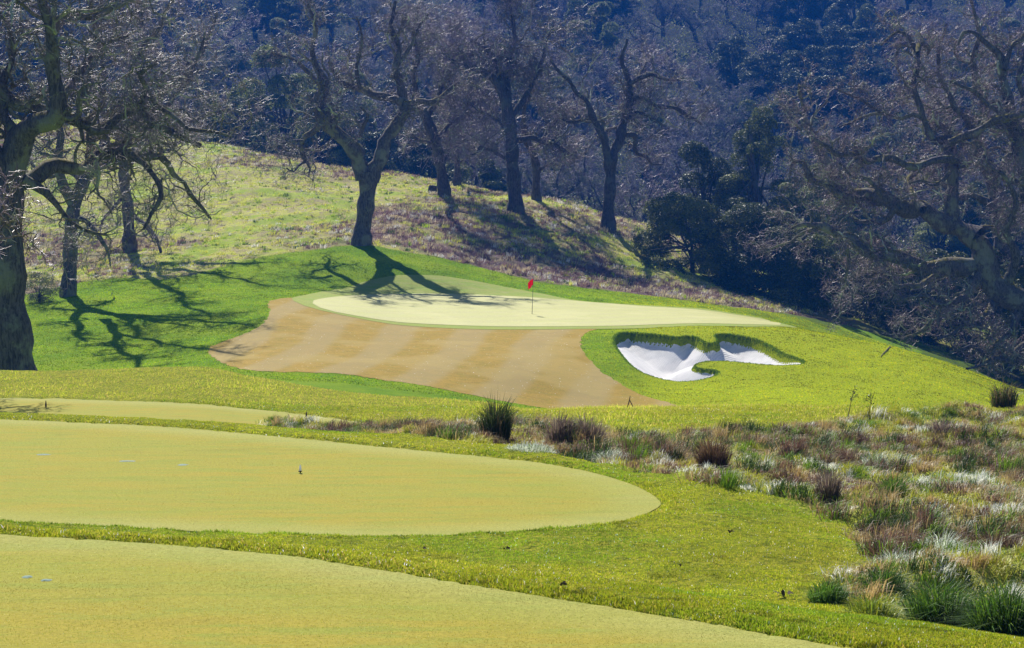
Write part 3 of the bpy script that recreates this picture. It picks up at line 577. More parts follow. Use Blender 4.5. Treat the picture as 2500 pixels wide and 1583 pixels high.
G = 'bare oaks round the green'
def bd(px, py, a=138, b=215): return hit(px, py, a, b)
d = bd(168, 722, 128, 175)
oak_traced('oak_tree', (168, 722), d, [
 [(166, 722, 44), (168, 690, 37), (172, 620, 34), (174, 560, 34), (182, 500, 32), (205, 445, 29), (235, 400, 26), (252, 360, 23)],
 [(182, 500, 26), (160, 460, 22), (140, 400, 20), (150, 340, 16), (130, 260, 12), (140, 180, 9)],
 [(215, 430, 24, -2), (225, 330, 20, -4), (210, 220, 17, -6), (240, 110, 14, -8), (220, 0, 11, -9), (240, -120, 8, -10), (225, -200, 4, -11)],
 [(225, 330, 14, -4), (290, 250, 12, -5), (330, 150, 10, -6), (390, 60, 8, -7), (440, -40, 5, -8)],
 [(235, 400, 20), (300, 345, 18), (380, 290, 15), (440, 220, 12), (480, 150, 8), (500, 80, 5)],
 [(230, 405, 18), (290, 395, 16), (350, 370, 13), (410, 365, 10), (470, 330, 6)],
 [(252, 360, 22), (262, 300, 18), (245, 240, 15), (255, 170, 12), (240, 100, 9), (250, 30, 6)],
 [(240, 400, 18), (285, 370, 14), (320, 320, 11), (350, 300, 8), (390, 250, 6)],
 [(178, 530, 14), (210, 540, 11), (250, 590, 9), (265, 620, 6), (270, 650, 4)],
 [(205, 445, 16), (170, 420, 12), (110, 430, 10), (80, 400, 7)],
], 'oak with smooth grey lower trunk behind the huge left oak, second trunk from the left', G, lich=.15, n=(1.5, 5, 4, 3), dep=5)
d = bd(315, 612, 140, 200)
oak_traced('oak_tree', (315, 612), d, [
 [(318, 612, 36), (314, 560, 30), (312, 500, 27), (304, 450, 25), (300, 400, 25), (296, 350, 22), (310, 300, 18)],
 [(306, 330, 22, -2), (320, 220, 18, -4), (350, 110, 15, -6), (340, 0, 12, -7), (370, -110, 8, -8), (360, -190, 4, -9)],
 [(304, 410, 20), (350, 360, 18), (410, 320, 16), (480, 290, 12), (550, 270, 8), (600, 280, 4)],
 [(300, 350, 20), (360, 270, 18), (440, 190, 14), (500, 110, 10), (530, 30, 6)],
 [(302, 400, 18), (325, 370, 14), (360, 330, 11), (400, 290, 8), (440, 280, 5)],
 [(300, 350, 16), (270, 300, 13), (280, 240, 10), (250, 190, 7)],
 [(310, 300, 16), (330, 240, 13), (320, 180, 10), (345, 110, 8), (340, 40, 5)],
 [(314, 520, 12), (350, 545, 9), (385, 590, 8), (400, 640, 6), (425, 690, 4), (470, 690, 3)],
 [(312, 470, 10), (285, 500, 8), (255, 530, 6), (245, 570, 4)],
], 'slim dark oak at the lower edge of the meadow, third trunk from the left', G, lich=.15, n=(1.5, 5, 4, 3), dep=5)
# Y-forked oak whose shadow falls on the green
d = 157.7
oak_traced('oak_tree', (884, 597), d, [
 [(881, 600, 52), (884, 575, 46), (889, 530, 41), (896, 480, 40), (899, 440, 47), (898, 415, 52)],
 [(890, 440, 36), (876, 392, 34), (856, 357, 31), (830, 333, 32), (806, 308, 30), (786, 285, 30), (776, 260, 28), (786, 232, 26), (794, 212, 22), (779, 182, 17), (772, 155, 13), (762, 110, 10), (770, 60, 7), (750, 10, 5)],
 [(904, 440, 36), (924, 390, 32), (940, 350, 28), (960, 312, 26), (985, 278, 24), (988, 250, 23), (975, 215, 18), (968, 165, 15), (972, 110, 12), (955, 60, 9), (965, 5, 6)],
 [(985, 252, 20), (960, 240, 19), (925, 236, 17), (885, 219, 15), (842, 207, 13), (820, 180, 9), (800, 150, 6)],
 [(986, 255, 16), (1020, 250, 14), (1060, 246, 12), (1090, 226, 9), (1120, 200, 6)],
 [(792, 292, 17), (765, 322, 15), (738, 342, 12), (745, 385, 10), (756, 412, 6), (752, 430, 3)],
 [(740, 345, 8), (715, 345, 6), (690, 350, 5), (660, 360, 3)],
 [(745, 395, 6), (728, 405, 5), (718, 420, 4), (700, 412, 3)],
 [(795, 215, 14), (770, 195, 11), (735, 160, 9), (700, 140, 7), (660, 130, 5)],
 [(860, 360, 11), (885, 310, 8), (900, 285, 6), (880, 260, 5)],
 [(970, 160, 11), (1000, 120, 9), (1020, 70, 7), (1050, 30, 5)],
 [(880, 218, 10), (870, 160, 8), (885, 100, 6), (870, 40, 4)],
], 'large oak forking into a Y above the left end of the green, shadow on green', G, n=(1.6, 6, 4, 3), lich=.12, dep=2.2, scale=3.2, back=0, twr=.008)
d = bd(1084, 478)
oak_traced('oak_tree', (1084, 478), d, [
 [(1086, 480, 34), (1082, 450, 29), (1076, 410, 26), (1066, 355, 25), (1052, 315, 24), (1040, 285, 26), (1030, 268, 22)],
 [(1032, 275, 16), (1018, 235, 13), (1008, 190, 11), (1020, 140, 9), (1010, 80, 7), (1022, 20, 5)],
 [(1040, 290, 16), (1062, 255, 13), (1080, 215, 11), (1105, 175, 9), (1100, 110, 7), (1125, 50, 5)],
 [(1075, 400, 11), (1100, 370, 9), (1130, 345, 7), (1165, 335, 5)],
 [(1064, 350, 11), (1035, 345, 8), (1005, 330, 6)],
 [(1066, 345, 12), (1090, 310, 9), (1115, 290, 7), (1150, 270, 5)],
], 'crooked oak leaning left on the meadow crest, next right of the Y-forked oak', G, n=(2.8, 6, 5, 3), lich=.2, dep=5, bark='bark_far', scale=4.0)
d = bd(1116, 452)
oak_traced('oak_tree', (1116, 452), d, [
 [(1116, 455, 22), (1117, 420, 16), (1114, 370, 13), (1122, 320, 11), (1115, 280, 8)],
 [(1116, 360, 8), (1140, 320, 7), (1160, 290, 5)], [(1118, 330, 7), (1095, 300, 6), (1085, 260, 4)],
 [(1116, 400, 6), (1140, 385, 5), (1165, 372, 3)],
], 'thin dark oak far back on the crest between two larger oaks', G, scale=2.6, n=(2.2, 5, 4, 3), lich=.5, dep=3, bark='bark_far')
d = bd(1258, 522)
oak_traced('oak_tree', (1258, 522), d, [
 [(1262, 524, 46), (1259, 500, 38), (1255, 450, 33), (1251, 390, 31), (1248, 330, 30), (1240, 280, 31), (1235, 250, 30)],
 [(1237, 255, 20), (1215, 205, 19), (1185, 178, 16), (1150, 166, 13), (1112, 155, 9), (1080, 130, 5)],
 [(1232, 250, 19), (1222, 190, 17), (1212, 150, 13), (1185, 120, 10), (1150, 100, 6)],
 [(1240, 260, 18), (1238, 200, 16), (1242, 150, 14), (1258, 85, 11), (1245, 20, 8), (1255, -40, 5)],
 [(1245, 290, 15), (1266, 265, 13), (1286, 228, 12), (1312, 180, 9), (1330, 120, 7), (1350, 60, 5)],
 [(1250, 345, 14), (1290, 338, 12), (1330, 345, 11), (1375, 365, 9), (1412, 388, 5)],
 [(1252, 400, 9), (1215, 375, 8), (1180, 362, 7), (1150, 380, 4)],
 [(1248, 330, 9), (1210, 290, 8), (1170, 270, 6), (1140, 250, 4)],
], 'tall oak with straight thick trunk on the slope above the red flag', G, n=(2.5, 6, 5, 3), lich=.2, dep=6, bark='bark_far', scale=4.1)
d = bd(1308, 490)
oak_traced('oak_tree', (1308, 490), d, [
 [(1310, 492, 26), (1309, 460, 20), (1309, 410, 19), (1300, 370, 19), (1285, 340, 18), (1278, 300, 15)],
 [(1278, 305, 12), (1285, 250, 9), (1300, 200, 7), (1295, 150, 5)],
 [(1302, 375, 11), (1330, 330, 9), (1360, 290, 7), (1370, 240, 5)], [(1309, 420, 8), (1340, 400, 6), (1365, 405, 4)],
], 'smaller oak just right of and behind the straight thick-trunked oak', G, n=(1.8, 6, 4, 3), lich=.5, dep=3, bark='bark_far')
d = bd(1484, 558)
oak_traced('oak_tree', (1484, 558), d, [
 [(1485, 560, 40), (1485, 530, 31), (1487, 480, 28), (1490, 430, 28), (1489, 395, 31)],
 [(1488, 400, 20), (1476, 346, 17), (1457, 303, 16), (1443, 275, 13), (1428, 245, 10), (1400, 215, 9), (1370, 178, 7), (1345, 150, 5)],
 [(1493, 400, 22), (1503, 360, 22), (1521, 312, 20), (1533, 262, 18), (1539, 230, 16), (1531, 195, 14), (1520, 150, 9), (1530, 95, 6)],
 [(1518, 330, 12), (1538, 328, 13), (1552, 335, 11), (1554, 374, 9), (1580, 385, 7), (1594, 402, 4), (1615, 402, 3)],
 [(1540, 236, 10), (1580, 243, 12), (1598, 259, 11), (1632, 260, 9), (1680, 283, 9), (1712, 303, 6)],
 [(1539, 206, 11), (1570, 186, 11), (1613, 187, 9), (1643, 198, 6), (1670, 190, 3)],
 [(1528, 290, 9), (1555, 275, 8), (1590, 285, 7), (1620, 310, 5)],
 [(1457, 300, 9), (1430, 290, 7), (1400, 300, 6), (1370, 290, 4)],
 [(1560, 188, 6), (1575, 150, 5), (1565, 110, 4)],
], 'slender oak with V-shaped fork at the right end of the meadow crest', G, n=(1.4, 6, 4, 3), lich=.2, dep=5, bark='bark_far', scale=3.4)
# great oak at the right edge: trunk outside the frame, limbs reaching in
dR = 152
oak_traced('oak_tree', (2640, 1000), dR, [
 [(2660, 1050, 120), (2640, 960, 104), (2610, 850, 88), (2560, 780, 82), (2500, 740, 72), (2445, 712, 64), (2412, 670, 58), (2402, 622, 56), (2382, 580, 52)],
 [(2386, 585, 50), (2350, 563, 46), (2292, 538, 42), (2253, 512, 40), (2194, 506, 38), (2154, 481, 36), (2115, 477, 32), (2056, 479, 28), (2044, 440, 26), (2024, 408, 24), (2006, 377, 20), (1984, 334, 17), (1970, 300, 12), (1962, 260, 8)],
 [(2402, 650, 40), (2350, 650, 38), (2290, 652, 34), (2233, 648, 30), (2194, 624, 30), (2134, 622, 27), (2107, 605, 25), (2075, 581, 22), (2036, 565, 20), (1997, 553, 16), (1960, 545, 9), (1930, 560, 4)],
 [(2336, 562, 34), (2323, 518, 30), (2327, 459, 28), (2320, 420, 27), (2325, 393, 26), (2318, 346, 24), (2285, 342, 19), (2268, 325, 16), (2266, 300, 11), (2280, 260, 7)],
 [(2318, 350, 20), (2374, 326, 17), (2423, 298, 16), (2470, 285, 18), (2530, 280, 16)],
 [(2335, 393, 17), (2308, 387, 16), (2259, 400, 17), (2210, 407, 17), (2177, 384, 15), (2128, 393, 14), (2079, 380, 13), (2030, 370, 11), (1990, 338, 8)],
 [(2560, 740, 60), (2540, 600, 46), (2510, 450, 38), (2480, 330, 30), (2456, 223, 22), (2449, 180, 18), (2443, 141, 16), (2423, 121, 14), (2390, 85, 11), (2351, 82, 8), (2340, 110, 4)],
 [(2450, 170, 12), (2470, 120, 10), (2500, 80, 8), (2530, 30, 6)],
 [(2071, 585, 9), (2070, 640, 8), (2066, 680, 7), (2056, 710, 6), (2052, 755, 3)],
 [(2066, 680, 4), (2078, 715, 4), (2082, 750, 2)],
 [(2000, 553, 7), (1960, 570, 7), (1930, 590, 5), (1890, 605, 4), (1850, 620, 2)],
 [(1960, 260, 8), (1955, 230, 9), (1950, 205, 6)],
 [(2056, 479, 16), (2010, 450, 14), (1975, 430, 14), (1960, 400, 11), (1935, 395, 8), (1930, 430, 5)],
 [(2440, 720, 22), (2400, 780, 14), (2350, 800, 9), (2290, 830, 6)],
 [(2500, 740, 26), (2470, 800, 16), (2430, 850, 11), (2400, 890, 7), (2360, 900, 4)],
 [(2560, 790, 30), (2500, 850, 20), (2440, 880, 14), (2380, 850, 10), (2320, 860, 6)],
 [(2402, 650, 26), (2360, 720, 18), (2300, 740, 13), (2240, 720, 10), (2190, 740, 6)],
 [(2300, 740, 10), (2260, 800, 8), (2200, 830, 5)],
 [(2312, 652, 18), (2260, 690, 13), (2200, 700, 10), (2150, 680, 8), (2110, 700, 5)],
 [(2445, 712, 26), (2480, 640, 20), (2460, 560, 16), (2480, 480, 12), (2440, 420, 8)],
 [(2253, 512, 18), (2220, 460, 14), (2230, 410, 10)],
 [(2194, 506, 16), (2150, 540, 12), (2100, 540, 9), (2060, 520, 6)],
 [(2154, 481, 11), (2120, 440, 9), (2080, 430, 7), (2050, 400, 4)],
 [(2266, 300, 9), (2230, 280, 9), (2190, 290, 8), (2150, 275, 8), (2100, 290, 6), (2050, 310, 4)],
 [(2150, 275, 7), (2110, 250, 6), (2070, 230, 5), (2040, 215, 3)],
 [(2240, 130, 12), (2245, 105, 10), (2265, 118, 9), (2262, 135, 7)],
 [(2280, 342, 14), (2240, 250, 13), (2235, 180, 12), (2240, 130, 12), (2220, 90, 9), (2190, 80, 6), (2150, 110, 4)],
 [(2390, 560, 12), (2440, 550, 9), (2470, 535, 8), (2520, 520, 6)],
 [(2510, 450, 20), (2440, 430, 14), (2400, 380, 10), (2380, 420, 6)],
 [(2318, 420, 14), (2290, 450, 9), (2250, 440, 7), (2220, 450, 5)],
 [(2480, 330, 14), (2420, 260, 10), (2370, 220, 8), (2320, 200, 5)],
], 'great spreading oak with mossy arching limbs reaching in from the right edge', G, scale=3.1, n=(1.6, 6, 4, 3), twig='twig_red', lich=.10, dep=5, twr=.009, back=.4)
oak_traced('oak_tree', (2455, 960), 168, [
 [(2462, 990, 60), (2458, 900, 54), (2452, 780, 48), (2448, 640, 44), (2440, 520, 42), (2425, 440, 40), (2402, 390, 36)],
 [(2410, 400, 26), (2385, 330, 22), (2400, 250, 18), (2375, 170, 14), (2390, 80, 10), (2370, 0, 6)],
 [(2425, 440, 24), (2470, 370, 20), (2500, 280, 16), (2490, 180, 12), (2520, 90, 8)],
 [(2405, 395, 20), (2350, 350, 16), (2290, 300, 13), (2230, 230, 10), (2190, 160, 7), (2200, 90, 4)],
 [(2440, 520, 18), (2390, 480, 14), (2330, 480, 11), (2280, 430, 8), (2220, 400, 5)],
 [(2385, 330, 14), (2320, 240, 11), (2290, 150, 8), (2310, 60, 5)],
], 'dark-trunked oak behind the mossy great oak, rising near the right edge', G, scale=3.4, n=(1.4, 6, 4, 3), twig='twig_red', lich=.10, dep=5, back=.3)
# oak outside the left edge: only its shadow shows, on the farthest tee
oak_traced('oak_tree', (-330, 1050), 47.5, [
 [(-330, 1050, 90), (-325, 900, 70), (-335, 760, 60), (-320, 640, 52)],
 [(-320, 660, 36), (-250, 560, 30), (-180, 470, 22), (-150, 380, 14), (-130, 300, 8)],
 [(-322, 700, 34), (-280, 600, 28), (-200, 530, 22), (-110, 505, 15), (-40, 515, 10), (15, 540, 7), (50, 575, 3)],
 [(-280, 600, 20), (-230, 640, 14), (-150, 620, 10), (-70, 600, 7), (-20, 625, 3)],
 [(-320, 650, 36), (-360, 500, 28), (-340, 350, 18), (-330, 220, 9)],
 [(-325, 680, 24), (-420, 600, 18), (-520, 520, 10)],
 [(-250, 560, 16), (-200, 600, 12), (-140, 560, 9), (-100, 570, 5)],
], 'oak outside the left edge, lichened twig tips poking in, shadowing the farthest tee', G, scale=1.8, n=(1.5, 5, 4, 3), lich=.2, dep=1.5, twr=.009)

# ---- generic prototypes for the wooded hill
def bare_proto(h, spread, seed, tw, lich, n=(1.1, 5, 4, 3), forks=6, sc=2.7):
    global rng
    keep_ = rng; rng = np.random.default_rng(seed)
    th = h*.28; T = grow(np.zeros((1, 3))-[0, 0, .5], np.array([[rng.normal(0, .12), rng.normal(0, .12), 1]]), np.array([th+.5]), 7, .08, .1)
    R = taper(np.array([h*.035]), np.array([h*.026]), 7); limbs = [(T[0], R[0])]
    a = rng.uniform(0, 6.28)+np.arange(forks)*6.283/forks+rng.normal(0, .3, forks); el = rng.uniform(.35, 1.25, forks)
    Dd = np.stack([np.cos(a)*np.cos(el), np.sin(a)*np.cos(el), np.sin(el)], 1); L = np.where(el > .9, h*.62, spread)*rng.uniform(.8, 1.1, forks)
    Sx = np.repeat(T[:, -1], forks, 0)-np.array([0, 0, 1])*rng.uniform(0, th*.35, (forks, 1)); B = grow(Sx, Dd, L, 12, .24, .05); RB = taper(np.full(forks, h*.017), np.full(forks, h*.004), 12)
    for k in range(forks): limbs.append((B[k], RB[k]))
    trunk = MB(); trunk.tube(T, R, 8); trunk.tube(B, RB, 6)
    br, twm, li = fine_growth(limbs[1:], sc, *n, lich=lich, twr=.016)
    out = [(trunk, 'trunk', 'bark_far'), (br, 'branches', 'branch'), (twm, 'twigs', tw)]
    if li: out.append((li, 'hanging_lichen', 'lichen'))
    rng = keep_; return out
def leaf_cloud(centres, radii, n, size):
    """leaf-sized faces spread through the shells of overlapping lumps"""
    w_ = (radii**2).sum(-1) if radii.ndim > 1 else radii**2; i = rng.choice(len(centres), n, p=w_/w_.sum()); v = nrm(rng.normal(0, 1, (n, 3))); v[:, 2] = np.where(v[:, 2] < -.4, -v[:, 2], v[:, 2])
    rr = rng.uniform(.62, 1.05, n)**.6; P = centres[i]+v*(radii[i] if radii.ndim > 1 else radii[i][:, None])*rr[:, None]
    nr_ = nrm(v+rng.normal(0, .75, (n, 3))); u = nrm(np.cross(nr_, rng.normal(0, 1, (n, 3)))); b = np.cross(nr_, u); s = (size*rng.uniform(.6, 1.3, n))[:, None]
    V = np.stack([P-u*s, P+b*s*.45, P+u*s, P-b*s*.45], 1).reshape(-1, 3); return V, np.arange(n*4).reshape(n, 4)
def lumps(h, r, n, cone=0.0, zb=.25):
    t = rng.uniform(0, 1, n)**(1.35 if zb < .08 else 1); z = h*(zb+(.93-zb)*t); env = r*np.sqrt(np.clip(1-np.maximum(2*t-1, (1-2*t)*(.35 if zb < .08 else 1))**2*.75, .1, 1))*(1-cone*t); a = rng.uniform(0, 6.283, n); q = rng.uniform(.35, .95, n)
    C_ = np.stack([np.cos(a)*env*q, np.sin(a)*env*q, z], 1); R_ = rng.uniform(.18, .34, n)*r; return C_, np.stack([R_, R_, R_*.8], 1)
def leafy_proto(h, r, seed, nl, size, leaf, cone=0.0, nlump=26, zb=.2):
    global rng
    keep_ = rng; rng = np.random.default_rng(seed)
    T = grow(np.zeros((1, 3))-[0, 0, .5], np.array([[0, 0, 1.]]), np.array([h*.8]), 8, .07, .1); tr = MB(); tr.tube(T, taper(np.array([h*.035]), np.array([h*.008]), 8), 8)
    C_, R_ = lumps(h, r, nlump, cone, zb)
    S = np.repeat(T[0][None, 2], nlump, 0)+(T[0][5]-T[0][2])*rng.uniform(0, 1, (nlump, 1)); L = np.linalg.norm(C_-S, axis=1)
    B = grow(S, C_-S, L, 6, .12, 0); tr.tube(B, taper(np.full(nlump, h*.010), np.full(nlump, h*.003), 6), 4)
    cr = MB(); cr.add(*leaf_cloud(C_, R_, nl, size)); rng = keep_
    return [(tr, 'trunk', 'bark_far'), (cr, 'crown', leaf)]
class Kind:
    def __init__(s, name, parts, cat): s.name = name; s.cat = cat; s.meshes = parts; s.data = None
    def place(s, loc, rz, sc, label, group):
        r = empty(s.name, loc, rz); r.scale = sc; tag(r, label, s.cat, group)
        if s.data is None:
            s.data = []
            for mb, nm, mt in s.meshes: o = mb.build(nm, M[mt], r, smooth=(nm != 'crown')); s.data.append(o)
        else:
            for o in s.data: c = o.copy(); COL.objects.link(c); c.parent = r
        return r
bare = [Kind('bare_tree', bare_proto(11, 5.5, 101, 'twig_far', .35), 'bare tree'), Kind('bare_tree', bare_proto(10, 5.0, 102, 'twig_red', .1), 'bare tree'),
        Kind('bare_tree', bare_proto(12, 5.5, 103, 'twig_far', .6, forks=7), 'bare tree'), Kind('bare_tree', bare_proto(9, 5.0, 104, 'twig_far', .0, n=(1.6, 6, 4, 3)), 'bare tree')]
ever = [Kind('evergreen_tree', leafy_proto(10, 4.6, 201, 26000, .13, 'leaf'), 'evergreen tree'), Kind('evergreen_tree', leafy_proto(12, 4.4, 202, 26000, .13, 'leaf_b', .35), 'evergreen tree'),
        Kind('evergreen_tree', leafy_proto(9, 5.0, 203, 26000, .13, 'leaf_d'), 'evergreen tree')]
hz = []
def shaded_gully(px, d): return 1890 < px < 2090 and d > 320  # gully whose deep shade is imitated by dark-leaved evergreens
for ri, dd in enumerate([238, 256, 277, 301, 328, 358, 392, 430, 472]):
    npx = 4.7*F/dd; x0 = -160+rng.uniform(0, npx)
    while x0 < 2680:
        q_ = x0+rng.normal(0, npx*.2); d_ = dd+rng.normal(0, dd*.02)
        hz.append((q_, d_, ri))
        x0 += npx*rng.uniform(.85, 1.2)
def side(px):
    for lim, s_ in ((330, 'at the far left'), (700, 'above the left meadow'), (1000, 'behind the Y-forked oak'), (1380, 'above the red flag'), (1700, 'above the bunker'), (2080, 'above the dark evergreens')):
        if px < lim: return s_
    return 'behind the great oak'
ROWN = ['lowest', 'second', 'third', 'fourth', 'fifth', 'sixth', 'seventh', 'eighth', 'topmost']
picks = []
for (q_, d_, ri) in hz:
    e = fbm(np.array([q_/260.]), np.array([d_/40.]), 51, 2)[0]; ev = bool(e > .52 or rng.uniform() < .14 or shaded_gully(q_, d_)); kd = 2 if shaded_gully(q_, d_) else int(rng.integers(0, 3) if ev else rng.integers(0, 4))
    nm_ = (['rounded dark green tree', 'tall pale green tree', 'broad dark evergreen'][kd] if ev else ['grey bare oak', 'reddish bare tree', 'lichen-grey bare oak', 'purple bare tree'][kd])
    picks.append((q_, d_, ev, kd, f'{nm_} in {ROWN[ri]} row of hill wood {side(q_)}'))
from collections import defaultdict
seen = defaultdict(list)
for i_, p in enumerate(picks): seen[p[4]].append(i_)
for lab, ii in seen.items():
    ii.sort(key=lambda i: picks[i][0])
    for k_, i_ in enumerate(ii):
        if len(ii) > 4: p = picks[i_]; picks[i_] = p[:4]+(['first', 'second', 'third', 'fourth', 'fifth', 'sixth', 'seventh', 'eighth'][min(k_, 7)]+' from left, '+lab,)
        elif len(ii) > 1: p = picks[i_]; picks[i_] = p[:4]+((['left ', 'right '] if len(ii) == 2 else ['leftmost ', 'inner left ', 'inner right ', 'rightmost '] if len(ii) == 4 else ['leftmost ', 'middle ', 'rightmost '])[min(k_, 3 if len(ii) == 4 else 2)]+lab,)
for (q_, d_, ev, kd, lab) in picks:
    z = float(gz(q_, d_)); X_ = (q_-CX)/F*d_; s0 = rng.uniform(.8, 1.2)
    (ever[kd] if ev else bare[kd]).place((X_, d_, z-.2), rng.uniform(0, 6.28), (s0, s0, s0*rng.uniform(.85, 1.15)), lab, 'evergreens on the wooded hill' if ev else 'bare trees on the wooded hill')

# ---- brushwood covering the hillside between the trees
px, d = scatter(15000, -200, 2700, 232, 560, 0); k = bil(wood, px, d) > .3; px, d = px[k], d[k]; k = ~((px > 1880) & (px < 2090) & (d > 325)); px, d = px[k], d[k]; n = len(px); X0 = (px-CX)/F*d
Cc = np.stack([X0, d, gz(px, d)+rng.uniform(.2, 1.6, n)], 1); Rr = rng.uniform(1.0, 3.4, n)
V, Fq = leaf_cloud(Cc, np.stack([Rr, Rr, Rr*.8], 1), 420000, .16)
tag(MB().add(V, Fq).build('brushwood', M['leaf_b'], smooth=False), kind='stuff')
# ---- evergreens at the right of the meadow
def leafy(name, px, py, d, h, r, nl, size, leaf, label, cat, cone=0.0, nlump=26, zb=.1, seed=1, group='evergreens right of the meadow'):
    K_ = Kind(name, leafy_proto(h, r, seed, nl, size, leaf, cone, nlump, zb), cat)
    K_.place(((px-CX)/F*d, d, float(gz(px, d))-.15), 0, (1, 1, 1), label, group)
leafy('evergreen_shrub', 1690, 650, 173, 6.2, 4.6, 42000, .085, 'leaf', 'big rounded dark evergreen oak right of the meadow crest', 'evergreen tree', 0, 34, .02, 301)
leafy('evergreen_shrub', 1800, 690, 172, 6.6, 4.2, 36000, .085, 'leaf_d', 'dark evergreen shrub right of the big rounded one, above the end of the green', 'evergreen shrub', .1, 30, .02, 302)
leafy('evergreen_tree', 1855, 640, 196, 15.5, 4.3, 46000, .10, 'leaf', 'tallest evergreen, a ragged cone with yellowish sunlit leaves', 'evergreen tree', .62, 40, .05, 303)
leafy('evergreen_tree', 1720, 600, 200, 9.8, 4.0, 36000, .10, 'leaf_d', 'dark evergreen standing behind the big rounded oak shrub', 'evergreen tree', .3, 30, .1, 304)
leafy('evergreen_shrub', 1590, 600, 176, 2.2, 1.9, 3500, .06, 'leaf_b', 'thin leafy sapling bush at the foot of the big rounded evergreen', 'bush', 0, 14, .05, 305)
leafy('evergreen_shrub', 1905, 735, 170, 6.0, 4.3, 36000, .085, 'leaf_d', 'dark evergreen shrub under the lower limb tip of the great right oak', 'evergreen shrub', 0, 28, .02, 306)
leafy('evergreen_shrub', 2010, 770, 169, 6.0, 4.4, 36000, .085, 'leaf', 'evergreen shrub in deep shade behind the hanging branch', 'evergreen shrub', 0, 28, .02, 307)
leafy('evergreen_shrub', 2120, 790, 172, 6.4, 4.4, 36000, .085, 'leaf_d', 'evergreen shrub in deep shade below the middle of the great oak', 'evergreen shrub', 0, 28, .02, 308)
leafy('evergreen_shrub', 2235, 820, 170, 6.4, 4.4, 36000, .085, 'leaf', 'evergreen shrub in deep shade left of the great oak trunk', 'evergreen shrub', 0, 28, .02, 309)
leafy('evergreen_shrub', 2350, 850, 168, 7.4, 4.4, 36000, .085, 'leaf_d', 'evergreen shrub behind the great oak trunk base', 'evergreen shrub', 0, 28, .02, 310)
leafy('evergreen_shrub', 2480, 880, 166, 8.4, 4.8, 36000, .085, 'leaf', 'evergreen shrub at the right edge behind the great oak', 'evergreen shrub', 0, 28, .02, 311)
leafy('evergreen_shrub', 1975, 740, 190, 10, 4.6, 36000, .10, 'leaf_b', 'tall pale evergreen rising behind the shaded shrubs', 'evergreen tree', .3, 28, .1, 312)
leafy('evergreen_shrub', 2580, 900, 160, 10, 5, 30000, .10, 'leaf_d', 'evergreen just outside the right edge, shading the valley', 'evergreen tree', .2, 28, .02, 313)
leafy('silvery_shrub', 95, 705, 139, 1.9, 1.3, 7000, .04, 'leaf_b', 'small silvery leafy shrub between the huge left oak and the second trunk', 'shrub', 0, 45, .1, 314, None)

# ------------------------------------------------------------------ small things
def lathe(prof, sides=12):
    prof = np.array(prof, float); a = np.arange(sides)*2*np.pi/sides; K = len(prof)
    V = np.stack([prof[:, :1]*np.cos(a), prof[:, :1]*np.sin(a), np.repeat(prof[:, 1:2], sides, 1)], -1).reshape(-1, 3)
    id_ = np.arange(K*sides).reshape(K, sides); nx = np.roll(id_, -1, 1)
    return V, np.stack([id_[:-1], nx[:-1], nx[1:], id_[1:]], -1).reshape(-1, 4)
M['red'] = mat_leaf('red_cloth', (.85, .015, .012), (.9, .012, .012), .8, .5)
M['pole'] = mat_plain('flagstick_grey', (.10, .11, .10), .4, .5, (3, (.06, .07, .06)))
M['cup'] = mat_plain('cup_plastic', (.02, .02, .02), .8, .2)
M['steel'] = mat_leaf('marker_plastic', (.75, .8, .85), (.85, .88, .9), .4, .5)
M['dark'] = mat_plain('dark_wood', (.07, .05, .035), .8, .2, (20, (.13, .09, .06)))
M['base'] = mat_plain('marker_spike', (.03, .025, .02), .6, .4)
# flagstick
dF = hit(1299, 768, 125, 145); zf = float(gz(1299, dF))+.036
fs = empty('flagstick', ((1299-CX)/F*dF, dF, zf)); tag(fs, 'flagstick with small red flag standing in the cup on the putting green', 'flagstick')
mb = MB(); mb.add(*lathe([(0, -.05), (.016, -.05), (.016, .4), (.012, 1.2), (.010, 2.08), (.013, 2.09), (.013, 2.12), (0, 2.13)], 10)); p_ = mb.build('pole', M['pole'], fs); p_.rotation_euler = (0, math.radians(2.0), 0)
nx_, nz_ = 16, 10; V = []
for j in range(nz_):
    for i in range(nx_):
        u_ = i/(nx_-1); v_ = j/(nz_-1); drp = .32*u_**1.1; x_ = -.012-.30*u_*(1-.18*v_)+.02*math.sin(u_*9+v_*3); y_ = .05*math.sin(u_*10+v_*2.5)*u_; z_ = 2.04-.36*v_*(1-.05*u_)-drp*(.75+.25*v_)
        V.append((x_+.066, y_, z_))
V = np.array(V); id_ = np.arange(nx_*nz_).reshape(nz_, nx_); Fq = np.stack([id_[:-1, :-1], id_[:-1, 1:], id_[1:, 1:], id_[1:, :-1]], -1).reshape(-1, 4)
fl = make_mesh('flag', V, [Fq], M['red'], fs); so = fl.modifiers.new('thick', 'SOLIDIFY'); so.thickness = .004
mb = MB(); mb.add(*lathe([(.054, .003), (.056, .004), (.054, -.08), (0, -.08)], 16)); mb.build('cup', M['cup'], fs)
